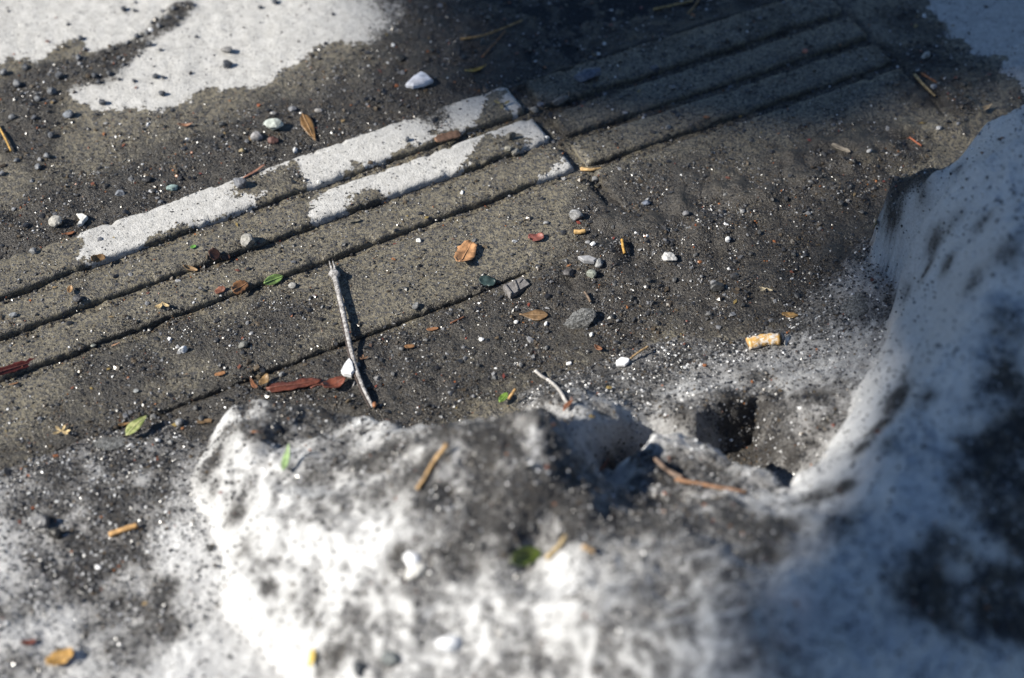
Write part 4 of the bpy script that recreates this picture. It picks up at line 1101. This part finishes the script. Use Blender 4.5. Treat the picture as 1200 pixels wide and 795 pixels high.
leaf('leaf', 250, 301, 10, 16, 60, (.075,.032,.02), 'blackish brown leaf scrap on the second groove', 'ragged', .2, .05, .1, .1, .4, False, seed=24, lift=.002)
leaf('leaf', 263, 303, 12, 9, 10, (.09,.04,.02), 'dark brown scrap right of the blackish one', 'ragged', .1, .05, .1, .1, .4, False, seed=25, lift=.002)
leaf('leaf', 926, 373, 20, 10, -25, (.33,.18,.035), 'wet amber scrap above the cigarette butt', 'ragged', .1, .1, .1, .12, .25, False, seed=26)
leaf('leaf', 72, 775, 34, 22, 25, (.50,.27,.045), 'yellow orange leaf on snow in the bottom left corner', 'ragged', .2, .1, .1, .10, .5, seed=27, lift=.002)
leaf('leaf', 33, 756, 18, 8, 20, (.25,.07,.04), 'small dark red leaf on snow near the bottom left corner', 'ragged', .2, .1, .1, .1, .5, False, seed=28)
leaf('leaf', 337, 547, 26, 10, 70, (.30,.46,.16), 'pale green leaf poking from the snow mound', 'lance', .2, .15, 0, 0, .5, False, seed=29, lift=.006, tilt=(0,-.5))
leaf('leaf', 610, 657, 40, 22, 20, (.12,.17,.012), 'blurred green leaf down in a hollow of the front snow', 'oval', .2, .15, .05, .03, .35, seed=30, lift=.004)
leaf('leaf', 372, 773, 20, 12, 40, (.55,.38,.03), 'blurred yellow leaf on dirty snow at the bottom', 'oval', .2, .1, .05, .05, .45, False, seed=31, lift=.003)
leaf('leaf', 711, 552, 22, 10, 35, (.30,.09,.035), 'blurred red brown scrap on the dirty mound', 'oval', .2, .1, 0, .05, .5, False, seed=32, lift=.003)
leaf('leaf', 668, 480, 18, 9, 62, (.30,.11,.04), 'glossy brown bud scale at the foot of the pale bent twig', 'oval', .1, .35, 0, .03, .3, True, cat='bud scale', seed=33, lift=.002)
leaf('leaf', 590, 472, 14, 9, 50, (.20,.36,.03), 'bright green leaf tip just behind the front mound', 'oval', .2, .2, 0, .02, .4, stem=0, seed=34, lift=.004)
leaf('leaf', 701, 411, 10, 6, -30, (.32,.12,.04), 'curled rust scrap beside the white paper chip', 'oval', .6, .2, 0, .05, .5, False, seed=35, lift=.002)
leaf('leaf', 985, 178, 24, 6, -25, (.24,.20,.15), 'curled pale bark strip at the near end of the shaded slab', 'strip', .1, .35, .05, .08, .65, False, cat='bark', seed=36, lift=.002, thick=.0006)
leaf('leaf', 1153, 132, 18, 9, 25, (.36,.27,.16), 'curled straw coloured leaf beside the top of the snow bank', 'lance', .5, .3, .05, .05, .5, False, seed=37, lift=.002)
leaf('leaf', 1030, 268, 14, 9, 110, (.46,.34,.17), 'pale tan leaf at the foot of the snow bank', 'lance', .4, .25, .05, .05, .5, False, seed=38, lift=.002)
leaf('leaf', 415, 262, 16, 5, 12, (.24,.21,.15), 'pale shred on the third rib', 'strip', .05, .1, 0, .1, .6, False, cat='shred', seed=39)
leaf('leaf', 507, 388, 14, 5, 5, (.28,.12,.04), 'rust scrap below the near slab edge', 'ragged', .1, .1, 0, .1, .5, False, seed=40)
leaf('leaf', 480, 409, 12, 6, 10, (.34,.16,.05), 'orange scrap right of the stick', 'ragged', .1, .1, 0, .1, .5, False, seed=41)
leaf('leaf', 258, 440, 13, 6, 15, (.36,.16,.05), 'orange scrap on the wide rib near its edge', 'ragged', .1, .1, 0, .1, .5, False, seed=42)
leaf('leaf', 17, 453, 11, 4, 20, (.32,.15,.055), 'orange scrap at the far left of the wide rib', 'ragged', .1, .1, 0, .1, .5, False, seed=43)
leaf('leaf', 240, 496, 18, 6, 8, (.20,.12,.05), 'thin brown shred in front of the wide rib', 'strip', .05, .1, 0, .12, .5, False, cat='shred', seed=44)
leaf('leaf', 227, 292, 7, 5, 20, (.12,.34,.04), 'tiny green scrap on the second rib', 'ragged', .1, .1, 0, .1, .5, False, seed=45)
leaf('leaf', 80, 277, 16, 5, 25, (.32,.12,.04), 'rust brown shred under the knobbly pale stone', 'ragged', .2, .1, .1, .15, .5, False, seed=46)
leaf('leaf', 299, 204, 30, 5, 30, (.34,.15,.09), 'reddish shred lying across the wet gap on the far rib', 'strip', .05, .1, .1, .15, .5, False, cat='shred', seed=47)
leaf('leaf', 83, 344-0, 9, 7, 80, (.36,.20,.07), 'small orange husk at the first groove', 'oval', .4, .3, 0, .05, .5, False, seed=48, lift=.002)

def winged_seed(u, v, degs, L, label, col=(.44,.33,.17)):
    p = hit(u, v); root = empty('winged_seed', tuple(p)); tag(root, label, 'seed', 'winged seeds')
    for i, d in enumerate(degs):
        g = gdir(u, v, d); k = scale_at(p)
        V, Fq = blade(L / k, L * .34 / k, 'drop', .3, .15, .05, seed=i)
        V[:, 0] += L / k * .5
        o = mesh_np('wing', V, Fq, mat_plain(col, .55, .25, 300, .0003, name='seed'), root)
        md = o.modifiers.new('thickness', 'SOLIDIFY'); md.thickness = .0003
        o.location = (0, 0, .0015 + .0004 * i); o.rotation_euler = (0, -.08, math.atan2(g[1], g[0]))
winged_seed(191, 358, (215, 240, 320), 13, 'tan winged seed with three blades on the third rib')
winged_seed(73, 510, (10, 60, 140, 200, 330), 11, 'star shaped tan husk on the wide rib at the lower left')
winged_seed(588, 126, (20, 160, 270), 11, 'olive tan winged seed at the wet end of the far rib', (.26,.22,.11))
winged_seed(898, 341, (170, 205, 330), 9, 'pale winged seed lying on the dark grit', (.5,.42,.28))
winged_seed(425, 425-0, (80, 150, 20), 8, 'small dark husk beside the stick', (.16,.09,.05))

# --- twigs and splinters
def stick():
    w = path3([(392,322,4),(399,352,4.5),(406,385,5),(415,425,5),(426,455,4),(437,477,3)])
    root = empty('stick', tuple(w[0])); tag(root, 'bleached grey stick with a forked knob lying towards the snow', 'stick')
    c = w[0]
    m = mat_plain((.36,.35,.345), .7, .3, 480, .0010, dark=(.09,.08,.075), name='bleached_wood')
    vs, fs = tube_np(w - c, [.0021,.0019,.0017,.0016,.0014,.0010], 10, 8, .05, 3); mesh_np('shaft', vs, fs, m, root)
    kv, kf = ico_template(3); kv = kv * np.array([.0042,.0036,.0032]) * (1 + .14 * perlin(kv[:, 0] * 3, kv[:, 1] * 3 + kv[:, 2], 5)[:, None])
    k = mesh_np('knob', kv, kf, m, root); k.location = (0, 0, .0006)
    for pts in ([(391,321,5),(388,313,8),(386,306,9)], [(393,319,5),(392,312,9),(390,306,11)]):
        q = path3(pts) - c; vs, fs = tube_np(q, [.0012,.0009,.0005], 6, 4, .05, 4); mesh_np('prong', vs, fs, m, root)
    q = w - c + np.array([-.0019, -.0008, -.0002]); vs, fs = tube_np(q[1:], [.0003,.0006,.0007,.0008,.0005], 6, 6, .1, 8)
    mesh_np('bark_strip', vs, fs, mat_plain((.06,.045,.04), .8, .3, 300, name='dark_bark'), root)
    bv, bf = ico_template(2); b = mesh_np('bud', bv * np.array([.0016,.0024,.0016]), bf, mat_plain((.30,.13,.06), .6, .3, 300, name='bud'), root)
    b.location = tuple(w[-1] - c + np.array([.001, .001, .001]))
    q = path3([(416,448,3.5),(413,454,3)]) - c
    vs, fs = tube_np(q, [.0007,.0004], 6); mesh_np('side_bud', vs, fs, m, root)
stick()
t = twig('twig', [(627,434,4),(635,441,2.5),(645,447,2),(655,457,2),(663,470,2),(669,477,2)], 1.3, 1.0, (.42,.40,.38), 'pale bent twig lying on the grey ice crust')
twig('twig', [(752,522,4),(770,540,5),(785,553,5),(800,560,5)], 1.5, 1.3, (.20,.14,.105), 'blurred grey brown twig end on the dirty mound', sides=8)
twig('twig', [(792,562,4),(830,569,4),(875,577,4)], 1.4, 1.1, (.21,.115,.065), 'blurred red brown twig across the dirty mound')
twig('straw', [(524,521,8),(509,541,6),(498,560,4),(489,573,2)], 1.5, 1.2, (.44,.28,.13), 'blurred tan straw leaning on the front mound', 'straw')
twig('straw', [(128,627,2),(145,621,2.5),(161,616,2)], 1.9, 1.9, (.46,.27,.11), 'short flat tan straw on the dirty ice', 'straw')
fk = empty('forked_twig', tuple(hit(590, 33))); tag(fk, 'forked brown twig lying in the upper shade', 'twig')
for pts, r0, r1, c in (([(540,46,2),(565,42,3),(590,33,3),(612,24,2)], .9, .6, (.36,.23,.10)), ([(566,66,2),(575,56,2),(584,46,2),(592,36,3)], .7, .5, (.22,.12,.06))):
    w_ = path3(pts) - np.array(fk.location); vs, fs = tube_np(w_, np.linspace(r0, r1, 4) * .001, 8, 6, .08, 1)
    mesh_np('arm', vs, fs, mat_plain(c, .7, .3, 380, .0004, .35, name='wood'), fk)
twig('twig', [(766,11,2),(785,7,3),(812,1,2)], 1.0, .8, (.36,.25,.11), 'thin brown twig at the very top of the shade')
twig('twig', [(806,16,2),(815,6,3),(822,-6,2)], .7, .7, (.30,.19,.09), 'thin upright twig crossing the top edge')
twig('straw', [(-3,146,2),(5,160,3),(13,177,2)], 1.0, .7, (.40,.24,.07), 'ochre straw at the left edge on dark silt', 'straw')
twig('splinter', [(1072,88,2),(1083,100,3),(1096,113,2)], 1.3, .9, (.34,.25,.13), 'pale straw splinter past the end of the shaded slab', 'splinter')
twig('splinter', [(1080,86,2),(1098,97,2)], .9, .7, (.26,.11,.05), 'reddish splinter beside the pale straw splinter', 'splinter')
twig('splinter', [(681,198,2),(693,199,3),(706,197,2)], 1.6, .8, (.50,.33,.15), 'bright tan wood splinter in the slab joint', 'splinter')
twig('splinter', [(729,281,2),(730,289,2.5),(732,297,2)], 1.1, 1.0, (.44,.25,.06), 'short amber stick on dark grit', 'splinter')
twig('splinter', [(673,272,2),(680,272,2.5),(686,271,2)], 1.9, 1.7, (.42,.27,.11), 'stubby tan stick below the angular stone', 'splinter')
twig('splinter', [(692,354,2),(689,348,2.5),(685,342,2)], 1.0, .8, (.15,.11,.08), 'dark twig stub just behind the ice lump', 'splinter')
twig('stem', [(735,424,3),(747,414,5),(760,406,6)], .8, .8, (.42,.29,.15), 'thin tan stalk rising beside the white paper chip', 'stalk')
twig('stem', [(596,468,6),(600,462,8),(604,456,9)], 1.2, 1.0, (.36,.22,.09), 'brown stalk end by the bright green leaf tip', 'stalk')
twig('straw', [(1066,161,1.5),(1074,167,2),(1080,171,1.5)], .8, .7, (.30,.10,.05), 'short red needle near the snow bank', 'needle')
twig('straw', [(545,371,1.5),(528,379,2)], .6, .6, (.20,.09,.05), 'thin brown fibre near the slab edge', 'needle')
twig('straw', [(640,655,4),(655,640,6),(663,628,8)], 1.6, 1.2, (.40,.30,.16), 'blurred tan stalk above the green leaf in the hollow', 'straw')
twig('straw', [(683,640,3),(697,647,3)], 1.6, 1.6, (.42,.28,.15), 'blurred short straw right of the hollow', 'straw')

# --- litter
def shard(name, pts, h, col, label, cat, rough=.4, u0=None, bend=0.0, lift=.001, sss=0):
    """flat broken piece with an outline read on the ground; h is its thickness in mm"""
    w = np.array([P(u, v, 0) for u, v in pts]); c = w.mean(0)
    u0 = u0 or (sum(p[0] for p in pts) / len(pts), sum(p[1] for p in pts) / len(pts))
    b = hit(*u0)
    n = len(w); r = np.random.default_rng(n * 5)
    loc = w - c
    V = [(x[0] * .97, x[1] * .97, -h * .0005) for x in loc] + [(x[0], x[1], h * .0003 + bend * np.linalg.norm(x[:2])) for x in loc] + [(x[0] * .86, x[1] * .86, h * .0006 + bend * np.linalg.norm(x[:2]) * .8) for x in loc] + [(0, 0, h * .0007), (0, 0, -h * .0005)]
    Q, Tt = [], []
    for i in range(n):
        j = (i + 1) % n
        Q += [(i, j, n + j, n + i), (n + i, n + j, 2 * n + j, 2 * n + i)]
        Tt += [(2 * n + i, 2 * n + j, 3 * n), (j, i, 3 * n + 1)]
    o = mesh_np(name, np.array(V), (Q, Tt), mat_plain(col, rough, .12, 300, .0002, .5, sss=sss, name='shard'), smooth=False)
    bm = bmesh.new(); bm.from_mesh(o.data); bmesh.ops.recalc_face_normals(bm, faces=bm.faces); bm.to_mesh(o.data); bm.free()
    nrm = normal_at(b[0], b[1], .008)
    o.rotation_euler = nrm.to_track_quat('Z', 'Y').to_matrix().to_euler() if b[2] > .01 else (0, 0, 0)
    o.location = (b[0], b[1], b[2] + h * .0005 + lift)
    return tag(o, label, cat)
shard('plastic_shard', [(475,105),(484,97),(494,90),(500,93),(508,100),(498,104),(484,107)], 5, (.80,.80,.84), 'white curved plastic shard on dark wet silt at the top', 'shard', .3, bend=-.12, lift=.002)
shard('paper_chip', [(722,427),(728,423),(738,425),(737,429),(732,433),(722,433)], 2, (.85,.85,.86), 'white paper chip on the grey ice crust', 'paper', .6, lift=.002)
shard('plaster_chip', [(400,441),(404,433),(410,426),(414,432),(416,442),(412,446),(403,444)], 4, (.74,.74,.75), 'white chip lying against the left side of the stick', 'chip', .6, lift=.002)
shard('plaster_chip', [(91,256),(97,255),(104,259),(100,263),(97,267),(92,268),(96,262)], 3, (.75,.74,.70), 'crooked white chip right of the knobbly pale stone', 'chip', .6)
shard('slate_chip', [(677,305),(690,304),(700,308),(696,311),(684,310)], 3, (.30,.30,.31), 'thin pale chip behind the pebbles near the ice lump', 'chip', .5)

def tile():
    w = [P(u, v) for u, v in ((589,338),(612,327),(621,336),(598,350))]
    c = sum(w) / 4; root = empty('tile_fragment', (c[0], c[1], float(H(c[0], c[1])[0]))); tag(root, 'grey rectangular tile fragment with raised strokes in the silt', 'tile')
    m = mat_plain((.17,.16,.155), .7, .25, 300, .0005, name='tile')
    def slab(name, quad, z0, z1):
        V = [(q[0] - c[0], q[1] - c[1], z0) for q in quad] + [(q[0] - c[0], q[1] - c[1], z1) for q in quad]
        o = mesh_np(name, np.array(V), ([(3,2,1,0),(4,5,6,7),(0,1,5,4),(1,2,6,5),(2,3,7,6),(3,0,4,7)], []), m, root, smooth=False)
        md = o.modifiers.new('edge', 'BEVEL'); md.width = .0005; md.segments = 2
    slab('plate', w, -.001, .0035)
    A, B, C, D = [np.array(x) for x in w]
    def at(a, b): return A * (1 - a) * (1 - b) + B * a * (1 - b) + C * a * b + D * (1 - a) * b
    slab('stroke', [at(.02,.03), at(.13,.03), at(.13,.97), at(.02,.97)], .0035, .0048)
    slab('stroke', [at(.36,.95), at(.52,.05), at(.62,.05), at(.46,.95)], .0035, .0045)
    slab('stroke', [at(.62,.35), at(.88,.2), at(.9,.34), at(.66,.5)], .0035, .0043)
tile()

def cigarette():
    a = hit(876, 408); b = hit(921, 400)
    a[2] = b[2] = max(a[2], b[2])
    root = empty('cigarette_butt', tuple((a + b) / 2)); tag(root, 'crumpled yellowed cigarette butt with burnt end on the grey ice', 'cigarette butt')
    d = b - a; L = np.linalg.norm(d); t = d / L
    def tubex(x0, x1, r, name, m, n=10, crump=.12, seed=1, closed=True):
        pts = [(x, .0006 * math.sin(x * 260 + seed), .0002 * math.sin(x * 400)) for x in np.linspace(x0, x1, n)]
        vs, fs = tube_np(pts, [r * (1 + crump * math.sin(i * 1.9 + seed) * .6) for i in range(n)], 16, 0, .035, seed, .8)
        return mesh_np(name, vs, fs, m, root)
    m, nt, bs = new_mat('cork_paper'); T = NT(nt)
    n1 = T.noise(260, 4, .7); n2 = T.noise(900, 3, .6)
    c = T.mix(T.ramp(n1, .42, .60), (.62,.36,.10), (.85,.80,.72)); c = T.mix(T.ramp(n2, .60, .72, 0, .6), c, (.25,.15,.07))
    T.link(c, bs.inputs['Base Color']); bs.inputs['Roughness'].default_value = .6; T.link(T.bump(n1, .0008, .8), bs.inputs['Normal'])
    r = .0043
    tubex(-L * .5, L * .30, r, 'paper_wrap', m, 14, .12, 2)
    tubex(-L * .515, -L * .49, r * .86, 'filter_end', mat_plain((.50,.30,.12), .8, .3, 600, name='filter'), 3, .02, 4)
    tubex(L * .295, L * .36, r * .9, 'scorched_band', mat_plain((.10,.09,.075), .8, .3, 600, name='scorch'), 4, .05, 5)
    tubex(L * .35, L * .44, r * .78, 'burnt_tip', mat_plain((.05,.06,.085), .7, .3, 600, name='ash'), 4, .12, 6)
    V, Fq = blade(.010, .004, 'ragged', .3, .2, .1, seed=4, ragged=.1)
    fl = mesh_np('paper_flap', V, Fq, mat_plain((.72,.70,.66), .6, .2, 400, name='paper'), root)
    md = fl.modifiers.new('thickness', 'SOLIDIFY'); md.thickness = .0003
    fl.location = (L * .47, -.002, -.001); fl.rotation_euler = (.6, .2, 1.0)
    root.location.z += r * .75
    root.rotation_euler = (0.4, -math.asin(t[2]), math.atan2(t[1], t[0]))
cigarette()

def ice_lump(name, u, v, w, depth, high, deg, label, seed, sub=4):
    stone(name, u, v, w, depth, high, deg, label=label, cat='ice', seed=seed, cuts=12, sub=sub, mat=M_ICE, sink=.25)
ice_lump('ice_lump', 680, 379, 42, .62, .36, 20, 'grainy half clear lump of ice sitting in the dark silt', 201)
ice_lump('ice_plate', 1001, 361, 60, .62, .12, 0, 'smooth oval plate of grey ice beside the snow bank', 203)
ice_lump('ice_plate', 128, 521, 44, .6, .12, 10, 'clear rounded ice lens over the yellow green leaf base', 204)
stone('snow_lump', 525, 757, 34, .7, .6, 0, (.84,.85,.86), .6, 5, 205, 'small blown white lump of snow at the bottom', 'snow', mat=None, sink=.3)
stone('snow_lump', 483, 660, 26, .8, .7, 0, (.80,.81,.83), .6, 5, 206, 'small white snow lump above the pale stone', 'snow', sink=.3)

# --- crumbs of leaf and bark, too small to tell apart
def crumbs(n):
    xy = sample_ground(n, lambda x, y: np.where(on_snow(x, y) > .012, .15, np.where(dry_c(x, y) > .002, .08, .6)))
    V, Fs, C = [], [], []
    pal = [(.28,.12,.045),(.20,.07,.035),(.14,.05,.03),(.24,.17,.08),(.10,.06,.04),(.28,.20,.06),(.20,.045,.03)]
    for i in range(n):
        L = .0008 + .0022 * rng.random() ** 2; W = L * rng.uniform(.3, .8); a = rng.uniform(0, 6.28); x, y = xy[i]
        z = float(H(x, y)[0]) + .0008
        ca, sa = math.cos(a), math.sin(a); k = len(V)
        for px, py, pz in ((-L,0,0),(-.2*L,W,.3*L),(L,.1*W,0),(.1*L,-W,.2*L),(0,0,-.5*W)):
            V.append((x + ca * px - sa * py, y + sa * px + ca * py, z + pz * .6))
        Fs += [(k,k+3,k+1),(k+3,k+2,k+1),(k,k+1,k+4),(k+1,k+2,k+4),(k+2,k+3,k+4),(k+3,k,k+4)]
        C += [pal[rng.integers(len(pal))]] * 5
    o = mesh_np('leaf_crumbs', np.array(V), np.array(Fs), mat_grit('crumb', .5), smooth=False, colors=np.array(C))
    tag(o, 'tiny orange and red crumbs of leaf and bark strewn over the ground', 'crumbs', kind='stuff')
crumbs(300)
